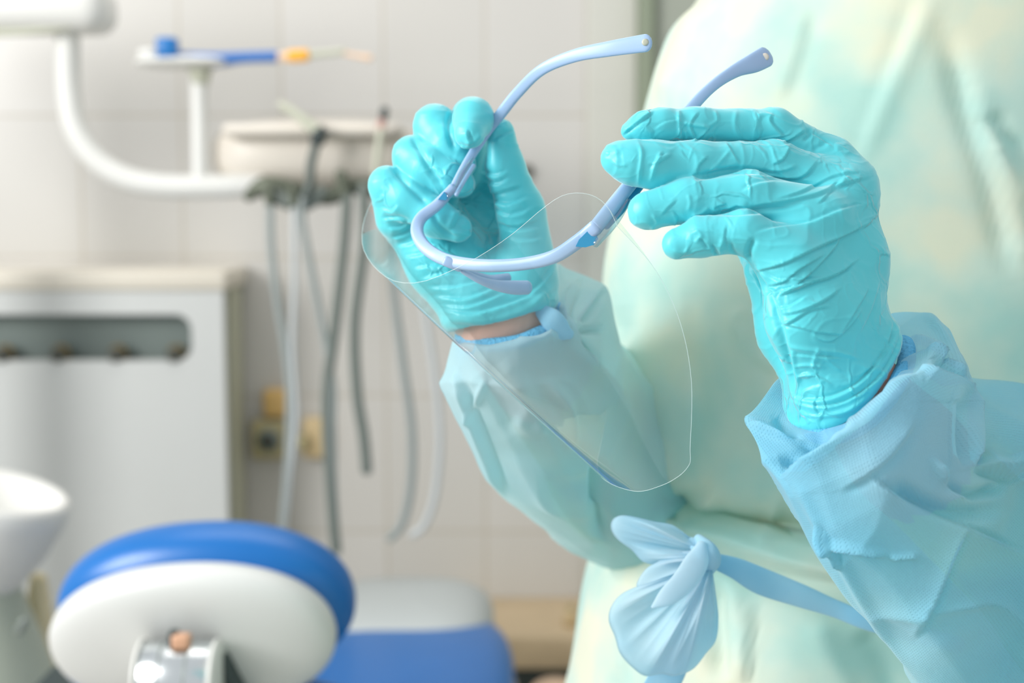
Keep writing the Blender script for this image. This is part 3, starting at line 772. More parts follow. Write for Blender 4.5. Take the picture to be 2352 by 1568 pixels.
D1 = .66
Z2 = lambda *p: [(1340 + p[i] / 1.96, 200 + p[i + 1] / 1.96) for i in range(0, len(p), 2)]
near_strokes = [
 # index finger
 ('f', Z2(315, 108, 240, 160, 170, 215), .9, 5), ('r', Z2(430, 105, 428, 170, 436, 240), .8, 4), ('f', Z2(520, 110, 480, 170, 505, 235), .6, 4),
 ('r', Z2(440, 158, 500, 170, 565, 180), .8, 4), ('f', Z2(570, 175, 540, 210, 495, 242), .8, 4), ('r', Z2(690, 105, 680, 170, 700, 235), .4, 5), ('r', Z2(590, 105, 600, 150, 560, 175), .5, 4),
 ('f', Z2(320, 190, 370, 160, 430, 150), .5, 4), ('r', Z2(455, 190, 465, 235), .5, 3), ('f', Z2(850, 120, 840, 160, 905, 230), .8, 6), ('f', Z2(1000, 190, 960, 215, 900, 245), .9, 6),
 # middle finger
 ('r', Z2(350, 290, 320, 360, 300, 425), .8, 4), ('f', Z2(400, 300, 330, 340, 290, 345), .5, 4), ('r', Z2(248, 250, 262, 300, 252, 380, 246, 445), .6, 4), ('f', Z2(640, 250, 670, 300, 700, 350), .6, 5),
 ('f', Z2(560, 310, 520, 350, 505, 400), .7, 4), ('r', Z2(660, 285, 600, 350, 560, 385), .5, 4), ('f', Z2(930, 262, 900, 320, 850, 345), .7, 5), ('r', Z2(420, 250, 450, 280, 500, 300), .4, 4),
 ('f', Z2(300, 380, 330, 330, 380, 300), .5, 4), ('r', Z2(90, 290, 130, 300, 160, 290), .3, 5), ('r', Z2(130, 330, 160, 350, 200, 350), .4, 4), ('v', Z2(500, 410, 600, 385, 700, 372, 800, 385, 900, 400), 1.6, 7),
 ('f', Z2(1050, 330, 980, 400, 860, 400, 740, 380), .9, 7), ('r', Z2(960, 350, 900, 370, 830, 372), .5, 4),
 # ring finger
 ('f', Z2(420, 505, 380, 540, 350, 575), .5, 4), ('r', Z2(470, 480, 480, 520, 470, 560), .4, 4), ('r', Z2(310, 570, 330, 610, 300, 645), .5, 4), ('f', Z2(640, 520, 590, 540, 600, 560), .8, 5),
 ('f', Z2(740, 540, 690, 530, 640, 550), .8, 5), ('r', Z2(560, 540, 530, 565, 490, 580), .6, 4), ('f', Z2(400, 560, 420, 600, 400, 640), .5, 4), ('v', Z2(600, 566, 700, 562, 850, 548, 1000, 520), 1.2, 6),
 ('g', Z2(860, 430, 780, 440, 720, 470), .6, 8),
 # little finger
 ('r', Z2(500, 640, 530, 670, 500, 700), .5, 4), ('v', Z2(560, 730, 540, 700, 520, 680), .8, 4), ('v', Z2(600, 765, 590, 730, 575, 710), .9, 4), ('r', Z2(620, 760, 615, 720, 630, 680), .6, 5),
 ('v', Z2(690, 770, 670, 730, 665, 700), .8, 5), ('r', Z2(480, 730, 440, 745, 400, 730), .4, 5), ('f', Z2(640, 620, 630, 680, 640, 740), .4, 5), ('v', Z2(770, 680, 745, 740, 742, 790), 1.6, 7),
 # back of the hand: long pulled folds
 ('f', Z2(1290, 400, 1180, 430, 1050, 480, 900, 510, 760, 530), .8, 7), ('f', Z2(1250, 380, 1120, 400, 980, 470, 860, 500), .6, 6), ('g', Z2(1300, 520, 1150, 560, 1000, 620, 850, 640, 780, 660), .8, 8),
 ('f', Z2(1310, 600, 1200, 650, 1050, 720, 900, 790, 760, 825), 1.1, 6), ('f', Z2(1160, 670, 1110, 740, 1000, 850, 920, 915), 1.1, 5), ('f', Z2(1080, 750, 980, 810, 900, 870, 830, 890), .9, 5),
 ('f', Z2(1240, 770, 1140, 840, 1020, 880, 920, 920, 850, 950), 1.1, 5), ('g', Z2(1000, 870, 950, 900, 900, 930, 870, 960), .8, 5), ('f', Z2(1160, 900, 1080, 960, 960, 1010, 880, 1020), .9, 6),
 ('f', Z2(1110, 985, 1020, 1000, 920, 1060, 880, 1055), .9, 6), ('g', Z2(870, 1060, 980, 1080, 1060, 1100, 1170, 1110), .9, 5), ('f', Z2(1250, 1000, 1190, 1080, 1110, 1140, 1040, 1120), .8, 5),
 ('f', Z2(1280, 900, 1250, 960, 1150, 1110), .6, 5), ('r', Z2(900, 1160, 1000, 1180, 1130, 1190, 1250, 1225), .7, 5), ('f', Z2(945, 1205, 1060, 1215, 1150, 1222), .7, 4), ('r', Z2(950, 1255, 1030, 1250, 1090, 1262), .7, 4),
 ('f', Z2(960, 1310, 1020, 1290, 1120, 1340), .6, 5), ('r', Z2(1060, 1170, 1040, 1220, 1030, 1270), .6, 4), ('r', Z2(1090, 1190, 1100, 1230, 1160, 1280), .4, 4), ('f', Z2(1330, 870, 1290, 1000, 1240, 1100), .5, 7),
 ('r', Z2(940, 1180, 950, 1260, 980, 1350), .8, 6), ('f', Z2(1140, 420, 1080, 500, 1050, 520), .5, 5), ('r', Z2(1200, 395, 1130, 470), .4, 5),
 ('v', Z2(742, 790, 790, 860, 840, 940, 870, 1040, 905, 1180, 950, 1380), 1.8, 9), ('r', Z2(780, 800, 860, 930, 900, 1010), .9, 8),
 ('f', Z2(800, 830, 880, 870, 960, 850), .6, 5), ('f', Z2(820, 880, 870, 920, 960, 900), .6, 5), ('f', Z2(860, 1000, 930, 990, 1010, 940), .6, 5),
 # knuckle tops
 ('v', Z2(1005, 190, 1015, 215, 990, 240), .9, 5), ('v', Z2(1100, 250, 1060, 270, 1030, 290), .7, 6), ('f', Z2(1020, 210, 1070, 240, 1120, 270), .5, 5),
 # rolled cuff
 ('f', Z2(930, 1385, 1000, 1410, 1120, 1400, 1250, 1330, 1350, 1210, 1420, 1080), 1.2, 7), ('f', Z2(960, 1425, 1080, 1440, 1200, 1410, 1320, 1320, 1400, 1200, 1440, 1090), 1.0, 5),
 ('r', Z2(980, 1470, 1080, 1480, 1200, 1450, 1300, 1370), .8, 5), ('f', Z2(1050, 1385, 1040, 1430, 1060, 1470), .5, 4), ('f', Z2(1390, 1050, 1350, 1200, 1240, 1300), .6, 6),
]
near_fingers = [
 [(1446, 302, 8, 20), (1475, 293, 8, 33), (1520, 289, 9, 36), (1600, 287, 12, 38), (1780, 291, 20, 40), (1900, 368, 27, 52)],
 [(1416, 364, 0, 37), (1450, 372, 0, 48), (1500, 378, 1, 53), (1600, 378, 4, 53), (1780, 378, 12, 52), (1930, 440, 18, 62)],
 [(1487, 484, -5, 44), (1580, 460, -5, 49), (1720, 448, -4, 54), (1890, 500, 0, 62)],
 [(1556, 560, -12, 36), (1610, 544, -13, 43), (1710, 532, -15, 48), (1810, 590, -14, 60)],
 [(1560, 372, 34, 42), (1640, 430, 44, 46), (1760, 590, 42, 52), (1850, 800, 32, 60)],
]
near_palm = [
 [(1905, 372, 26, 50), (1945, 430, 24, 58), (1965, 600, 16, 63), (1962, 760, 14, 70), (1985, 830, 16, 78), (2030, 930, 18, 80)],
 [(1920, 480, 12, 66), (1925, 700, 4, 70), (1945, 880, 6, 74), (2000, 1000, 8, 80)],
 [(1850, 540, -4, 62), (1880, 720, -6, 66), (1930, 930, 4, 70), (1970, 1030, 8, 74)],
 [(1795, 600, -10, 60), (1835, 740, -10, 60), (1905, 920, 2, 62), (1940, 1020, 8, 70)],
 [(1768, 620, 30, 58), (1810, 760, 30, 60), (1890, 930, 18, 62), (1940, 1020, 12, 66)],
]
CUT1 = [(1842, 968, D1 + .008), (2080, 768, D1 + .008), (1992, 932, D1 - .016), (1850, 700, D1)]
build_glove('glove', D1, .0006, near_fingers, near_palm,
            [(1360, 235, D1 - .035), (2100, 235, D1 - .035), (1360, 1010, D1 - .035), (2100, 1010, D1 - .035), (1360, 235, D1 + .07), (2100, 235, D1 + .07), (1360, 1010, D1 + .07), (2100, 1010, D1 + .07)],
            CUT1, .0012, .007, near_strokes, ((55, 40, 75), .38), person)

D2 = .77
Z1 = lambda *p: [(800 + p[i] / 2.613, 180 + p[i + 1] / 2.613) for i in range(0, len(p), 2)]
far_strokes = [
 ('v', Z1(380, 345, 420, 420, 500, 560, 580, 680), 1.6, 7), ('v', Z1(255, 520, 330, 610, 440, 720, 480, 760), 1.6, 7), ('v', Z1(620, 190, 600, 300, 640, 430), 1.6, 7),
 ('f', Z1(200, 780, 260, 800, 300, 760), .9, 6), ('f', Z1(210, 850, 300, 840, 360, 870), 1.0, 6), ('f', Z1(240, 900, 310, 900, 370, 860), .9, 6), ('f', Z1(270, 960, 340, 940, 400, 900), .8, 6),
 ('r', Z1(640, 800, 620, 850, 600, 900), .8, 6), ('r', Z1(610, 920, 680, 930, 740, 935), .9, 5), ('f', Z1(680, 770, 640, 860, 620, 890), .7, 5),
 ('f', Z1(710, 310, 720, 360, 740, 390), 1.2, 6), ('r', Z1(700, 390, 760, 370, 800, 330), .9, 6), ('f', Z1(660, 400, 700, 410, 740, 395), .8, 5),
 ('f', Z1(870, 310, 900, 280, 960, 260), 1.0, 6), ('f', Z1(880, 380, 930, 350, 1000, 320), 1.1, 6), ('r', Z1(860, 330, 910, 300, 950, 300), .7, 5),
 ('f', Z1(790, 560, 880, 590, 960, 560), 1.0, 7), ('f', Z1(800, 610, 900, 640, 970, 600), 1.0, 7), ('g', Z1(820, 690, 920, 670, 1030, 640), 1.0, 7), ('f', Z1(840, 740, 960, 760, 1080, 720), 1.0, 7),
 ('f', Z1(860, 790, 980, 830, 1110, 780), 1.0, 7), ('g', Z1(880, 850, 1000, 880, 1140, 840), .9, 7), ('f', Z1(900, 900, 1020, 920, 1150, 900), .9, 7), ('f', Z1(950, 960, 1060, 980, 1170, 960), .7, 7),
 ('f', Z1(300, 1010, 380, 1000, 440, 950), .8, 7), ('f', Z1(340, 1080, 450, 1060, 520, 1000), .8, 7), ('f', Z1(400, 1150, 520, 1130, 640, 1150), .8, 8), ('f', Z1(440, 1210, 600, 1180, 760, 1200), .8, 8),
 ('f', Z1(480, 1260, 640, 1260, 860, 1210), .9, 8), ('f', Z1(520, 1310, 700, 1330, 900, 1260), 1.0, 8), ('f', Z1(560, 1360, 720, 1380, 950, 1290), 1.0, 8), ('f', Z1(570, 1390, 740, 1420, 940, 1370, 1110, 1310), 1.3, 8),
 ('r', Z1(620, 1440, 800, 1450, 960, 1420, 1120, 1350, 1230, 1230), 1.3, 8), ('r', Z1(620, 1490, 800, 1500, 980, 1460, 1120, 1400), 1.0, 7), ('f', Z1(1080, 1310, 1160, 1240, 1240, 1130), 1.0, 8),
 ('v', Z1(500, 800, 560, 900, 640, 960), 1.2, 7), ('v', Z1(760, 640, 900, 820, 960, 1000), .8, 10),
]
far_fingers = [
 # little finger folded: knuckle at left, tip to lower right
 [(912, 500, 4, 50), (890, 425, -4, 41), (935, 455, -8, 46), (1000, 500, -12, 42), (1052, 524, -12, 33)],
 [(965, 470, 8, 50), (948, 358, 0, 44), (985, 385, -7, 50), (1030, 408, -11, 42), (1060, 422, -12, 32)],
 [(1010, 430, 10, 50), (1000, 290, 4, 48), (1030, 335, -4, 47), (1058, 375, -8, 36)],
 [(1060, 400, 20, 44), (1085, 270, 10, 44), (1087, 272, -20, 44), (1079, 306, -30, 35)],
 [(1215, 600, 4, 62), (1195, 480, 0, 54), (1160, 380, -4, 42), (1150, 305, -8, 32)],
]
far_palm = [
 [(945, 520, 14, 62), (1010, 610, 10, 66), (1090, 700, 4, 78)],
 [(1000, 490, 22, 60), (1060, 600, 22, 70), (1120, 720, 10, 84)],
 [(1070, 470, 42, 50), (1110, 600, 38, 60), (1150, 720, 14, 88)],
 [(1205, 560, 16, 58), (1205, 650, 12, 66), (1190, 710, 8, 76)],
 [(1140, 600, 46, 56), (1180, 480, 44, 46)], [(1120, 520, 50, 50), (1125, 400, 34, 44), (1110, 330, 24, 36)],
]
CUT2 = [(1045, 757, D2), (1278, 705, D2), (1160, 745, D2 + .06), (1100, 600, D2)]
build_glove('glove', D2, .0009, far_fingers, far_palm,
            [(830, 205, D2 - .04), (1310, 205, D2 - .04), (830, 830, D2 - .04), (1310, 830, D2 - .04), (830, 205, D2 + .08), (1310, 205, D2 + .08), (830, 830, D2 + .08), (1310, 830, D2 + .08)],
            CUT2, .0012, .005, far_strokes, ((40, 40, 60), .32), person)

# ------------------------------------------------------------------ body under the clothes (one continuous mesh)
fl = Field((-.12, .55, -.01), (.66, 1.4, 1.78), .008)
fb = fl.blank()
def bp_(a, b, ra, rb, k=.03): fl.put(fb, np.array(a), np.array(b), ra, rb, k)
wN = P(1940, 870, D1 + .010); wNf = P(2080, 1040, .685); eN = P(2500, 1440, .735); sN = np.array((.375, .83, 1.355))
wF = P(1150, 735, D2 + .012); eF = P(1420, 1090, .97); sF = np.array((.27, 1.17, 1.37))
bp_(wN, wNf, .0225, .027, .01); bp_(wNf, eN, .028, .034, .01); bp_(eN, (.40, .79, 1.08), .034, .034); bp_((.40, .79, 1.08), (.385, .79, 1.24), .034, .036); bp_((.385, .79, 1.24), sN, .036, .036)
bp_(wF, eF, .027, .042, .01); bp_(eF, sF, .042, .055)
bp_(sN, (.31, 1.0, 1.36), .036, .07); bp_(sF, (.3, 1.0, 1.38), .05, .07)
for y_ in (.93, 1.07):
    bp_((.3, y_, 1.32), (.31, y_, 1.05), .095, .085, .05); bp_((.31, y_, 1.05), (.31, y_, .92), .085, .1, .05)
    bp_((.31, y_, .92), (.31, y_, .5), .085, .055); bp_((.31, y_, .5), (.33, y_, .08), .055, .038); bp_((.33, y_, .05), (.19, y_, .035), .036, .028)
bp_((.31, 1.0, 1.38), (.29, 1.0, 1.5), .055, .05); bp_((.27, 1.0, 1.58), (.29, 1.0, 1.66), .075, .09, .03)
bp_((.20, 1.0, 1.60), (.188, 1.0, 1.585), .01, .012, .01)
for s in (-1, 1): bp_((.28, 1.0 + s * .085, 1.61), (.285, 1.0 + s * .088, 1.58), .016, .012, .01)
bp_((.215, 1.0, 1.53), (.235, 1.0, 1.52), .03, .04, .02)
V, F = fl.mesh(fb); V = relax(V, F, 2)
F, N = outward(V, F)
body = mesh_obj('body', V, F, M_SKIN, person)
body.data.materials.append(M_SHIRT)
# shirt cloth everywhere but wrists, neck and head
cen = V[F].mean(1)
dw = np.minimum(np.linalg.norm(cen - wN, axis=1), np.linalg.norm(cen - wF, axis=1))
mi = ((cen[:, 2] < 1.46) & (dw > .075)).astype(np.int32)
body.data.polygons.foreach_set('material_index', mi)

# ------------------------------------------------------------------ gown bodice and skirt
def interp(y, tab):
    t = np.array(tab); return np.interp(y, t[:, 0], t[:, 1])
edge = crom([(-260, 1740), (-120, 1660), (0, 1592), (80, 1530), (250, 1480), (450, 1436), (560, 1405), (660, 1392), (860, 1392), (1000, 1400), (1060, 1432), (1110, 1500), (1140, 1490), (1200, 1425), (1290, 1385), (1400, 1352), (1568, 1322), (1800, 1290), (2600, 1240), (3600, 1200)], 8)
rows = np.concatenate([np.linspace(-240, 1600, 400), np.linspace(1610, 3500, 60)])
NU = 420
GV = []
th = np.linspace(0, 2 * math.pi, NU, endpoint=False)
# more samples on the side facing the camera
for py in rows:
    xl = np.interp(py, edge[:, 0], edge[:, 1])
    dc = .99
    p = P(xl, py, dc)
    z = p[2]
    if py > 1140: bt = .20 + .00006 * (py - 1140)
    else: bt = .195 - .03 * math.exp(-((py - 1125) / 60) ** 2)
    if py < 0: bt = .195 - .00025 * (-py)
    right = .60 if py < 1140 else .62
    cx_ = (p[0] + right) / 2; ax_ = (right - p[0]) / 2
    e = 2.4
    c_, s_n = np.cos(th), np.sin(th)
    X = cx_ + ax_ * np.sign(c_) * np.abs(c_) ** (2 / e); Y = 1.0 + bt * np.sign(s_n) * np.abs(s_n) ** (2 / e)
    GV.append(np.stack([X, Y, np.full(NU, z)], 1))
G = np.array(GV); n = len(rows); idx = np.arange(n * NU).reshape(n, NU); a = idx[:-1]; b = idx[1:]
F = np.stack([a, np.roll(a, -1, 1), np.roll(b, -1, 1), b], -1).reshape(-1, 4); V = G.reshape(-1, 3)
F, N = outward(V, F)
tors = [
 ('r', [(1500, 560), (1480, 700), (1450, 900), (1420, 1020)], 3, 45), ('v', [(1420, 700), (1430, 850), (1450, 980)], 5, 40), ('v', [(1440, 1060), (1480, 1085), (1500, 1080)], 9, 26),
 ('s', [(1470, 1120), (1505, 1190), (1560, 1240), (1700, 1278), (1850, 1315), (2050, 1350), (2200, 1370)], 14, 60),
 ('v', [(1640, 1290), (1740, 1330), (1880, 1385), (2000, 1425)], 7, 26),
 ('r', [(2150, -20), (2090, 120), (2020, 260), (1970, 380)], 2.5, 26), ('v', [(2100, -20), (2050, 130), (1985, 300), (1950, 400)], 1.5, 20),
 ('v', [(2170, 70), (2210, 230), (2270, 400), (2310, 560), (2330, 640)], 6, 30), ('r', [(2230, 200), (2270, 330), (2340, 420), (2400, 480)], 4, 30), ('r', [(2260, 280), (2320, 480), (2360, 640)], 6, 30),
 ('v', [(2270, 260), (2310, 310), (2360, 340)], 4, 22),
 ('r', [(1790, 1130), (1770, 1200), (1765, 1280)], 2, 12), ('f', [(1560, 1110), (1545, 1180), (1570, 1250)], 5, 16), ('g', [(1660, 1120), (1590, 1150), (1540, 1200)], 4, 25), ('v', [(1490, 1130), (1530, 1170), (1560, 1230)], 5, 16),
 ('f', [(1730, 1380), (1720, 1460), (1710, 1580)], 3, 12), ('v', [(1650, 1330), (1645, 1420), (1655, 1560)], 8, 22), ('r', [(1680, 1340), (1700, 1450), (1700, 1568)], 4, 22), ('f', [(1480, 1330), (1450, 1450), (1430, 1568)], 2.5, 20),
 ('v', [(1980, 1440), (2030, 1510), (2060, 1600)], 5, 40), ('r', [(1880, 1420), (1900, 1500), (1960, 1600)], 4, 30),
 ('r', [(1720, 700), (1690, 740), (1720, 800), (1770, 850)], 2.5, 14), ('v', [(1700, 760), (1740, 830), (1790, 880)], 2, 14), ('f', [(1560, 650), (1580, 800), (1600, 1000)], 2, 30),
 ('r', [(1620, 20), (1560, 120), (1520, 240)], 4, 40), ('f', [(1850, 20), (1830, 120), (1790, 230)], 2, 30),
]
V = carve(V, N, tors, 1.0)
V = V + N * (vnoise(V * 9 + 4) * .004 + vnoise(V * 22 + 8) * .0016)[:, None]
gown = mesh_obj('gown', V, F, M_GOWN, person)

# ------------------------------------------------------------------ near sleeve
def sleeve(name, rings, nu, nv, mt, parent, strokes, nz=(.003, .0008)):
    V, F, uv = net(rings, nu, nv, True, .6)
    N = normals(V, F)
    x, y, d = proj(V)
    # orient: most of camera-near half must face the camera
    k = d < np.median(d)
    if (N[k] @ AX_F).mean() > 0: F = F[:, ::-1]; N = -N
    q = V + .02 * np.stack([vnoise(V * 20 + 1), vnoise(V * 20 + 41), vnoise(V * 20 + 81)], 1)
    rg = np.clip((1 - np.abs(vnoise(q * np.array((16, 16, 26)) + 3)) - .6) / .4, 0, 1) ** 2
    V = V + N * (vnoise(V * 18 + 2) * nz[0] + rg * nz[0] * 1.2 + vnoise(V * 60 + 7) * nz[1])[:, None]
    V = carve(V, N, strokes, 2.5)
    return mesh_obj(name, V, F, mt, parent, True, uv)
d = D1
nr = [
 # inner throat round the wrist -> rim -> outside
 [(1862, 985, d+.000), (1850, 930, d+.022), (1900, 880, d+.042), (1970, 830, d+.046), (2040, 800, d+.040), (2078, 790, d+.026), (2082, 830, d+.010), (2066, 870, d-.006), (2040, 915, d-.014), (1995, 965, d-.016), (1945, 992, d-.014), (1895, 1000, d-.010)],
 [(1790, 975, d+.002), (1830, 900, d+.040), (1900, 840, d+.056), (2000, 780, d+.06), (2070, 740, d+.056), (2120, 760, d+.045), (2145, 800, d+.024), (2130, 830, d-.006), (2075, 890, d-.022), (2010, 975, d-.026), (1930, 1020, d-.024), (1850, 1020, d-.014)],
 [(1714, 970, d+.004), (1790, 868, d+.046), (1890, 790, d+.066), (2050, 714, d+.07), (2122, 712, d+.062), (2185, 752, d+.05), (2232, 884, d+.012), (2150, 850, d-.018), (2090, 880, d-.034), (1985, 985, d-.040), (1880, 1050, d-.036), (1796, 1098, d-.020)],
 [(1738, 1018, d+.010), (1800, 930, d+.052), (1920, 840, d+.076), (2070, 770, d+.08), (2150, 770, d+.072), (2205, 820, d+.058), (2232, 945, d+.016), (2190, 930, d-.020), (2110, 960, d-.036), (2000, 1060, d-.044), (1890, 1110, d-.038), (1815, 1140, d-.022)],
 [(1800, 1120, d+.016), (1880, 1030, d+.06), (2000, 930, d+.086), (2120, 860, d+.09), (2200, 850, d+.084), (2250, 880, d+.066), (2250, 1010, d+.020), (2220, 1050, d-.016), (2140, 1070, d-.034), (2020, 1150, d-.042), (1925, 1210, d-.034), (1860, 1230, d-.012)],
 [(1905, 1290, d+.024), (2000, 1180, d+.07), (2110, 1060, d+.1), (2220, 960, d+.106), (2290, 890, d+.1), (2345, 880, d+.08), (2330, 1030, d+.03), (2300, 1090, d-.004), (2220, 1150, d-.024), (2110, 1250, d-.034), (2030, 1320, d-.028), (1955, 1370, d-.004)],
 [(2040, 1470, d+.04), (2130, 1370, d+.085), (2240, 1240, d+.115), (2340, 1110, d+.12), (2410, 960, d+.115), (2470, 930, d+.095), (2470, 1080, d+.05), (2440, 1190, d+.016), (2360, 1290, d-.004), (2250, 1400, d-.016), (2160, 1480, d-.012), (2090, 1530, d+.012)],
 [(2160, 1640, d+.06), (2250, 1560, d+.1), (2360, 1430, d+.13), (2460, 1300, d+.14), (2560, 1130, d+.135), (2640, 1060, d+.12), (2660, 1200, d+.08), (2620, 1360, d+.044), (2530, 1470, d+.026), (2400, 1580, d+.014), (2300, 1660, d+.016), (2220, 1700, d+.034)],
 [(2400, 1800, d+.09), (2480, 1700, d+.12), (2560, 1580, d+.15), (2640, 1400, d+.16), (2680, 1240, d+.16), (2780, 1130, d+.15), (2860, 1230, d+.12), (2860, 1420, d+.09), (2800, 1580, d+.07), (2680, 1700, d+.06), (2580, 1790, d+.06), (2480, 1830, d+.07)],
 [(2560, 1300, d+.12), (2600, 1220, d+.16), (2640, 1160, d+.19), (2700, 1100, d+.2), (2780, 1060, d+.2), (2860, 1050, d+.18), (2940, 1080, d+.15), (2960, 1160, d+.12), (2940, 1250, d+.1), (2860, 1330, d+.09), (2740, 1370, d+.09), (2620, 1360, d+.1)],
 [(2420, 500, d+.14), (2460, 440, d+.18), (2520, 400, d+.21), (2600, 370, d+.22), (2680, 360, d+.21), (2760, 380, d+.19), (2820, 430, d+.16), (2840, 500, d+.13), (2800, 560, d+.11), (2700, 600, d+.1), (2580, 600, d+.1), (2480, 570, d+.12)],
 [(2300, 0, d+.19), (2340, -60, d+.22), (2400, -110, d+.24), (2480, -140, d+.25), (2560, -140, d+.25), (2640, -110, d+.24), (2700, -60, d+.22), (2720, 0, d+.19), (2680, 60, d+.17), (2580, 100, d+.16), (2460, 100, d+.16), (2360, 60, d+.17)],
]
ns = [
 ('f', [(1800, 1092), (1880, 1045), (1970, 985), (2030, 920), (2075, 862), (2110, 850)], 3.0, 10),
 ('v', [(1790, 1060), (1830, 1050), (1870, 1020), (1900, 1000)], 3, 14), ('r', [(1720, 970), (1790, 1000), (1860, 1010)], 1.6, 8), ('v', [(1780, 960), (1820, 1000), (1870, 1020)], 2, 12),
 ('f', [(2110, 850), (2160, 870), (2200, 885), (2232, 884)], 3.0, 9), ('v', [(2150, 830), (2190, 860), (2225, 875)], 3, 10), ('f', [(2075, 785), (2120, 790), (2165, 815), (2155, 840)], 2.0, 6),
 ('r', [(2125, 715), (2170, 780), (2225, 885)], 1.5, 10), ('f', [(2232, 890), (2228, 960), (2230, 1040), (2232, 1080)], 3.0, 12), ('v', [(2212, 900), (2208, 1000), (2215, 1070)], 3, 12),
 ('g', [(2240, 1065), (2290, 1080), (2330, 1085), (2370, 1060)], 3.5, 14), ('v', [(2170, 1090), (2190, 1120), (2240, 1135), (2310, 1110)], 3.0, 12), ('r', [(2140, 1050), (2165, 1090), (2200, 1135), (2240, 1138)], 2.0, 9),
 ('f', [(1990, 1090), (2060, 1140), (2140, 1180), (2230, 1220), (2352, 1275)], 1.6, 10), ('v', [(2050, 1110), (2120, 1155), (2200, 1180), (2300, 1170)], 3.0, 18),
 ('r', [(1875, 1205), (1905, 1240), (1970, 1262), (2040, 1275)], 1.8, 6), ('f', [(1880, 1200), (1915, 1250), (1935, 1300)], 1.5, 6), ('r', [(2040, 1280), (2110, 1275)], 1.2, 5),
 ('f', [(2215, 1200), (2180, 1290), (2140, 1390), (2100, 1460)], 1.4, 12), ('r', [(2310, 1060), (2330, 1090), (2352, 1100)], 3, 12),
 ('f', [(2100, 960), (2060, 1020), (2010, 1070), (1930, 1120)], 1.0, 20), ('r', [(1830, 1120), (1900, 1230), (1990, 1390), (2080, 1530)], 1.2, 12),
]
def circ(c, r, tilt=0):
    out = []
    for k in range(12):
        a = math.pi - 2 * math.pi * k / 12
        w_ = np.array((c[0] + r * math.cos(a), c[1] + r * math.sin(a) * .95, c[2] + tilt * math.sin(a) * r))
        x_, y_, d_ = proj(w_[None]); out.append((float(x_[0]), float(y_[0]), float(d_[0])))
    return out
nr = nr[:-3] + [circ((.405, .785, 1.13), .06), circ((.39, .785, 1.25), .06), circ((.385, .80, 1.36), .066, .3), circ((.365, .86, 1.43), .06, .8), circ((.34, .93, 1.45), .03, .8)]
sl = sleeve('sleeve', nr, 26, 30, M_SLEEVE, gown, ns, (.0025, .0006))
# knit cuff at the wrist
cuff = MB()
pts = crom(nr[0], 6, True); pts = np.vstack([pts, pts[:1]])
cuff.tube(PA(pts), .0042, 2, 12, cap=False)
cuff.build('knit_cuff', M_KNIT, sl)

# ------------------------------------------------------------------ far sleeve
e = D2
fr = [
 [(1062, 775, e+.01), (1070, 760, e+.03), (1110, 745, e+.045), (1160, 735, e+.05), (1210, 715, e+.05), (1255, 700, e+.04), (1285, 715, e+.02), (1280, 745, e+.004), (1240, 765, e-.008), (1190, 785, e-.012), (1130, 792, e-.01), (1085, 788, e)],
 [(1034, 795, e+.02), (1060, 740, e+.05), (1130, 700, e+.07), (1200, 660, e+.075), (1275, 612, e+.075), (1350, 640, e+.07), (1390, 660, e+.05), (1330, 740, e+.01), (1270, 770, e-.012), (1190, 795, e-.02), (1120, 800, e-.018), (1060, 790, e-.004)],
 [(1018, 888, e+.03), (1050, 820, e+.07), (1130, 760, e+.09), (1200, 710, e+.1), (1290, 680, e+.1), (1370, 670, e+.1), (1405, 740, e+.07), (1390, 840, e+.03), (1300, 890, e), (1200, 910, e-.012), (1110, 910, e-.008), (1045, 900, e+.008)],
 [(1070, 990, e+.06), (1110, 900, e+.1), (1180, 830, e+.12), (1260, 780, e+.13), (1340, 740, e+.13), (1400, 760, e+.13), (1440, 830, e+.1), (1430, 920, e+.06), (1350, 980, e+.03), (1260, 1010, e+.015), (1170, 1020, e+.02), (1105, 1010, e+.036)],
 [(1155, 1145, e+.12), (1190, 1040, e+.15), (1270, 950, e+.17), (1350, 880, e+.18), (1440, 820, e+.18), (1500, 850, e+.18), (1520, 930, e+.15), (1490, 1020, e+.11), (1420, 1100, e+.08), (1340, 1150, e+.07), (1260, 1170, e+.075), (1190, 1160, e+.095)],
 [(1400, 1302, e+.2), (1420, 1180, e+.22), (1450, 1080, e+.24), (1490, 980, e+.25), (1540, 900, e+.25), (1600, 880, e+.25), (1640, 960, e+.22), (1640, 1060, e+.19), (1610, 1160, e+.17), (1560, 1240, e+.16), (1500, 1290, e+.165), (1440, 1310, e+.18)],
 [(1560, 900, e+.24), (1560, 780, e+.26), (1580, 680, e+.28), (1620, 600, e+.29), (1680, 560, e+.29), (1740, 580, e+.29), (1780, 660, e+.27), (1780, 760, e+.25), (1760, 860, e+.23), (1710, 930, e+.22), (1650, 960, e+.22), (1600, 940, e+.23)],
 [(1700, 300, e+.3), (1700, 200, e+.32), (1720, 120, e+.34), (1760, 70, e+.35), (1820, 50, e+.35), (1880, 80, e+.35), (1920, 150, e+.33), (1920, 240, e+.31), (1900, 320, e+.29), (1850, 370, e+.28), (1790, 380, e+.28), (1740, 350, e+.29)],
]
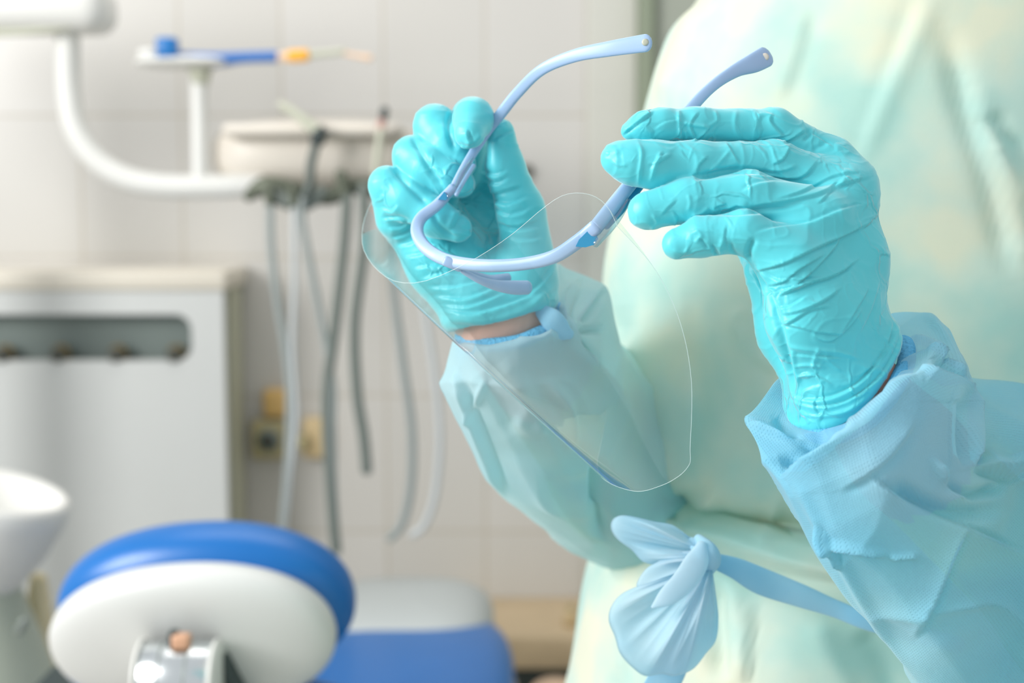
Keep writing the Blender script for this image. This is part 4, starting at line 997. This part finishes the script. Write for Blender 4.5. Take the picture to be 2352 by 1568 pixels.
fs = [
 ('f', [(1040, 850), (1080, 950), (1120, 1050), (1155, 1140)], 2.0, 14), ('r', [(1110, 880), (1090, 930), (1075, 970)], 1, 8), ('f', [(1330, 640), (1300, 720), (1330, 800), (1390, 840)], 2.5, 9),
 ('v', [(1340, 740), (1370, 700), (1392, 665)], 3, 7), ('v', [(1330, 760), (1390, 755)], 3, 6), ('v', [(1320, 780), (1370, 820), (1395, 850)], 3, 7), ('r', [(1250, 880), (1300, 930), (1310, 1030)], 2.5, 14),
 ('r', [(1180, 960), (1220, 985), (1260, 975)], 1.2, 18), ('v', [(1380, 1050), (1375, 1150), (1390, 1260)], 4, 16), ('r', [(1150, 830), (1200, 900), (1230, 960)], 1.2, 20), ('v', [(1100, 860), (1150, 930), (1180, 1000)], 1, 24),
]
slf = sleeve('sleeve', fr, 20, 22, M_SLEEVE_F, gown, fs, (.0018, .0006))
pts = crom(fr[0], 6, True); pts = np.vstack([pts, pts[:1]])
MB().tube(PA(pts), .004, 2, 12, cap=False).build('knit_cuff', M_KNIT, slf)
# gathered dark blue tie end by the far wrist
kk = MB().tube([P(1240, 712, e - .004), P(1265, 732, e - .010), P(1290, 758, e - .008), P(1308, 768, e - .006)], [.0035, .006, .0055, .003], 6, 14, b=[.002, .002, .002, .002]); kk.build('cuff_fold', M_BELT, slf)

# ------------------------------------------------------------------ waist tie: belt, knot and two loops
def front_d(px, py):
    return .80
BD = .795
belt = MB().tube([P(1630, 1284, BD - .004), P(1690, 1305, BD - .004), P(1750, 1335, BD - .004), P(1840, 1368, BD - .003), P(1920, 1398, BD), P(2010, 1432, BD), P(2200, 1480, BD + .01)], [.004, .006, .0075, .0065, .005, .005, .005], 8, 14, b=.002).build('waist_tie', M_BELT, gown)
def loop(outline, knot, d0, bulge, pleats, seed, mt, name):
    o = crom(outline, 14)
    n = len(o); R = 36
    rng = np.random.RandomState(seed)
    ph = rng.rand(6) * 6.28
    s = np.linspace(0, 1, n)
    V = []; F = []
    for side in (0, 1):
        for i in range(R + 1):
            t = i / R
            x = knot[0] + (o[:, 0] - knot[0]) * t; y = knot[1] + (o[:, 1] - knot[1]) * t
            th_ = bulge * np.sin(np.pi * np.clip(t, 0, 1) ** .8) ** .7 * (.35 + .65 * np.sin(np.pi * s) ** .5)
            pl = sum((1 - 2 * np.abs(np.sin(s * f * .5 + ph[k] + .6 * t))) * a_ for k, (f, a_) in enumerate(pleats)) * math.sin(math.pi * min(t * 1.05, 1)) * (1 - .3 * t)
            dd = d0 + (-th_ if side == 0 else th_ * .5) - pl - .006 * t * (1 - t)
            V.append(PA(np.stack([x, y, dd], 1)))
    V = np.concatenate(V)
    for side in (0, 1):
        base = side * (R + 1) * n
        idx = base + np.arange((R + 1) * n).reshape(R + 1, n)
        q = np.stack([idx[:-1, :-1], idx[:-1, 1:], idx[1:, 1:], idx[1:, :-1]], -1).reshape(-1, 4)
        F.append(q if side == 0 else q[:, ::-1])
    # weld the rims
    a0 = np.arange(n)[:-1] + R * n; b0 = (R + 1) * n + np.arange(n)[:-1] + R * n
    F.append(np.stack([a0, a0 + 1, b0 + 1, b0], -1))
    return mesh_obj(name, V, np.concatenate(F), mt, belt)
loop([(1610, 1240), (1575, 1228), (1545, 1205), (1500, 1196), (1440, 1183), (1410, 1190), (1403, 1212), (1418, 1238), (1450, 1262), (1478, 1290), (1520, 1298), (1570, 1296), (1612, 1290)], (1634, 1270), BD - .010, .010, [(15, .006), (31, .0028), (60, .0012)], 3, M_BOW, 'bow_loop')
loop([(1600, 1262), (1560, 1268), (1510, 1290), (1480, 1310), (1462, 1345), (1490, 1352), (1540, 1340), (1590, 1325), (1615, 1300)], (1634, 1280), BD - .018, .006, [(12, .003), (25, .0014)], 5, M_BOW, 'bow_loop')
loop([(1585, 1300), (1540, 1318), (1480, 1340), (1430, 1362), (1404, 1392), (1398, 1425), (1412, 1462), (1424, 1500), (1452, 1532), (1482, 1552), (1520, 1548), (1552, 1552), (1592, 1536), (1622, 1500), (1645, 1468), (1650, 1410), (1640, 1350), (1636, 1310)], (1634, 1286), BD - .014, .012, [(11, .008), (23, .0035), (47, .0016), (90, .0007)], 8, M_BOW, 'bow_loop')
loop([(1600, 1300), (1560, 1420), (1500, 1540), (1480, 1575), (1540, 1590), (1570, 1560), (1610, 1440), (1640, 1310)], (1634, 1286), BD - .002, .003, [(9, .002)], 11, M_BELT, 'tie_end')
MB().tube([P(1606, 1240, BD - .016), P(1622, 1262, BD - .023), P(1634, 1286, BD - .022), P(1630, 1306, BD - .016)], [.003, .0055, .0055, .003], 6, 16, b=.004).build('knot', M_BELT, belt)
MB().tube([P(1590, 1245, BD - .014), P(1612, 1268, BD - .021), P(1622, 1292, BD - .021), P(1616, 1312, BD - .016)], [.003, .0045, .0045, .002], 6, 16, b=.003).build('knot', M_BELT, belt)
MB().tube([P(1612, 1252, BD - .026), P(1600, 1290, BD - .030), P(1570, 1335, BD - .032), P(1530, 1372, BD - .032), P(1500, 1392, BD - .028)], [.003, .0065, .0065, .005, .001], 8, 16, b=.002).build('loop_fold', M_BOW, belt)

# ================================================================== the face shield
fs_ = thing('face_shield', 'clear plastic face shield on a pale blue spectacle frame held between the two gloved hands', 'face shield', P(1176, 620, .7))
mm = lambda px, d: px * d / FPX
def fpath(pts): return [P(x, y, dd) for x, y, dd in pts]
# brow bar
bar = [(1040, 432, .741), (1005, 470, .741), (968, 500, .740), (958, 530, .736), (972, 562, .730), (1005, 588, .722), (1050, 603, .712), (1120, 610, .702), (1200, 606, .692), (1270, 590, .682), (1325, 556, .672), (1368, 522, .665)]
MB().tube(fpath(bar), [mm(11, .74), mm(13, .74), mm(14, .74), mm(15, .735), mm(15, .73), mm(15, .72), mm(15, .71), mm(15, .7), mm(15, .69), mm(16, .68), mm(17, .67), mm(18, .665)], 12, 20, b=.0032, flat=3.2).build('brow_bar', M_FRAME, fs_)
MB().box(P(1040, 606, .712), (.0105, .0046, .0052), .0015, rot=Matrix.Rotation(math.radians(22), 3, 'Y')).build('nose_bridge', M_FRAME, fs_)
# nose prongs
MB().tube(fpath([(1062, 622, .715), (1100, 642, .717), (1140, 655, .72), (1180, 660, .722), (1210, 660, .724)]), [mm(6, .7), mm(9, .7), mm(13, .7), mm(17, .7), mm(17, .7)], 10, 16, b=.0022).build('nose_pad', M_FRAME, fs_)
MB().tube(fpath([(1075, 622, .722), (1120, 638, .728), (1150, 640, .73), (1166, 637, .732)]), [mm(5, .7), mm(8, .7), mm(12, .7), mm(11, .7)], 10, 16, b=.002).build('nose_pad', M_FRAME, fs_)
# temples
tA = [(1042, 430, .742), (1072, 375, .746), (1120, 300, .753), (1150, 262, .747), (1190, 212, .737), (1245, 160, .722), (1320, 128, .71), (1400, 112, .7), (1482, 99, .692)]
T1 = MB().tube(fpath(tA), [mm(9, .76), mm(10, .76), mm(12, .75), mm(13, .74), mm(13, .73), mm(13, .72), mm(15, .71), mm(18, .7), mm(21, .69)], 12, 20, b=[.002, .002, .002, .002, .0018, .0017, .0016, .0016, .0016], flat=2.8).build('temple', M_FRAME, fs_)
tB = [(1372, 518, .665), (1410, 470, .667), (1450, 420, .670), (1520, 335, .676), (1590, 245, .684), (1640, 195, .69), (1690, 162, .696), (1730, 145, .7), (1757, 131, .704)]
T2 = MB().tube(fpath(tB), [mm(17, .67), mm(17, .67), mm(16, .67), mm(15, .68), mm(14, .68), mm(13, .69), mm(16, .7), mm(23, .7), mm(25, .7)], 12, 20, b=[.003, .003, .0028, .0025, .002, .002, .0018, .0018, .0016], flat=2.8).build('temple', M_FRAME, fs_)
def eyelet(px, py, dd, par, r, m):
    c = P(px, py, dd); V = []; F = []
    MB().lathe([(r * .55, -.0006), (r, -.0004), (r, .0004), (r * .55, .0006)], c, tuple(AX_F), 24).build('eyelet', m, par)
eyelet(1482, 97, .692 - .0017, T1, mm(8, .69), M_PALE); eyelet(1757, 131, .704 - .0018, T2, mm(9, .7), M_CREAM)
# second leg of the near temple and hinge pieces
MB().tube(fpath([(1392, 520, .670), (1425, 478, .671), (1462, 432, .674), (1490, 398, .676)]), [mm(8, .67), mm(13, .67), mm(13, .67), mm(12, .67)], 8, 16, b=.0022).build('temple_inner_leg', M_FRAME2, T2)
hgp = [(1322, 566), (1330, 550), (1352, 528), (1368, 535), (1374, 548), (1364, 562), (1345, 568)]
def prism(pts, d0, d1):
    n = len(pts); V = [P(x, y, d0) for x, y in pts] + [P(x, y, d1) for x, y in pts]
    F = [tuple(range(n)), tuple(range(2 * n - 1, n - 1, -1))] + [(i, i + n, (i + 1) % n + n, (i + 1) % n) for i in range(n)]
    return V, F
MB().add(*prism(hgp, .664, .672)).build('hinge_block', M_FRAME2, fs_, False)
MB().tube(fpath([(1368, 560, .666), (1395, 525, .666), (1420, 495, .667), (1442, 460, .668)]), [mm(9, .67), mm(13, .67), mm(11, .67), mm(7, .67)], 8, 14, b=.003).build('clear_bracket', M_CLEAR, fs_)
MB().tube(fpath([(1030, 452, .737), (1052, 430, .737), (1062, 400, .739), (1085, 368, .742)]), [mm(6, .76), mm(9, .76), mm(8, .76), mm(5, .76)], 8, 14, b=.003).build('clear_bracket', M_CLEAR, fs_)
MB().tube(fpath([(1048, 447, .735), (1068, 412, .738), (1088, 380, .742)]), mm(5, .75), 8, 14).build('temple_inner_leg', M_FRAME, T1)
MB().add(*prism([(1006, 458), (1020, 440), (1030, 452), (1024, 460)], .736, .742)).build('hinge_block', M_FRAME2, fs_, False)
# visor: sheet bent round the brow, top edge to bottom edge
top = [(1418, 520, .656), (1398, 478, .657), (1368, 452, .659), (1330, 443, .662), (1290, 450, .666), (1245, 480, .671), (1180, 535, .680), (1110, 583, .692), (1040, 620, .702), (965, 648, .712), (905, 645, .722), (862, 615, .735), (836, 575, .752), (832, 530, .770), (846, 478, .79), (880, 420, .81), (930, 370, .825), (975, 380, .83), (990, 420, .83)]
bot = [(1585, 1035, .655), (1586, 1058, .655), (1580, 1072, .656), (1568, 1086, .658), (1555, 1096, .660), (1535, 1108, .664), (1510, 1118, .669), (1485, 1126, .676), (1462, 1128, .684), (1440, 1124, .693), (1415, 1116, .704), (1392, 1104, .718), (1376, 1088, .735), (1372, 1060, .752), (1378, 1030, .77), (1384, 1000, .785), (1390, 970, .8), (1392, 945, .805), (1390, 920, .81)]
m1 = []
for i, (t_, b_) in enumerate(zip(top, bot)):
    m1.append([(t_[0] * (1 - s) + b_[0] * s, t_[1] * (1 - s) + b_[1] * s, t_[2] * (1 - s) + b_[2] * s) for s in (0, .25, .5, .75, 1)])
bow = [(60, -40), (56, -36), (50, -30), (44, -24), (38, -18), (30, -12), (22, -8), (14, -5), (8, -3), (4, -2), (0, 0), (-3, 2), (-3, 2), (0, 0), (0, 0), (0, 0), (0, 0), (0, 0), (0, 0)]
rings = []
for j in range(5):
    s = (0, .25, .5, .75, 1)[j]; k = 4 * s * (1 - s)
    rings.append([(c[j][0] + bow[i][0] * k, c[j][1] + bow[i][1] * k, c[j][2]) for i, c in enumerate(m1)])
V, F, uv = net(rings, 10, 24, closed=False)
N = normals(V, F)
vis = mesh_obj('visor', V, F, M_VISOR, fs_, True)
nU = (len(top) - 1) * 10 + 1; nR = len(V) // nU
rim = np.concatenate([V[:nU], V[nU - 1::nU][1:], V[::-1][:nU][1:], V[0::nU][::-1][1:]])
MB().tube(rim[::4], .0001, 1, 6, cap=False).build('visor_edge', M_EDGE, vis)

bpy.context.view_layer.update()
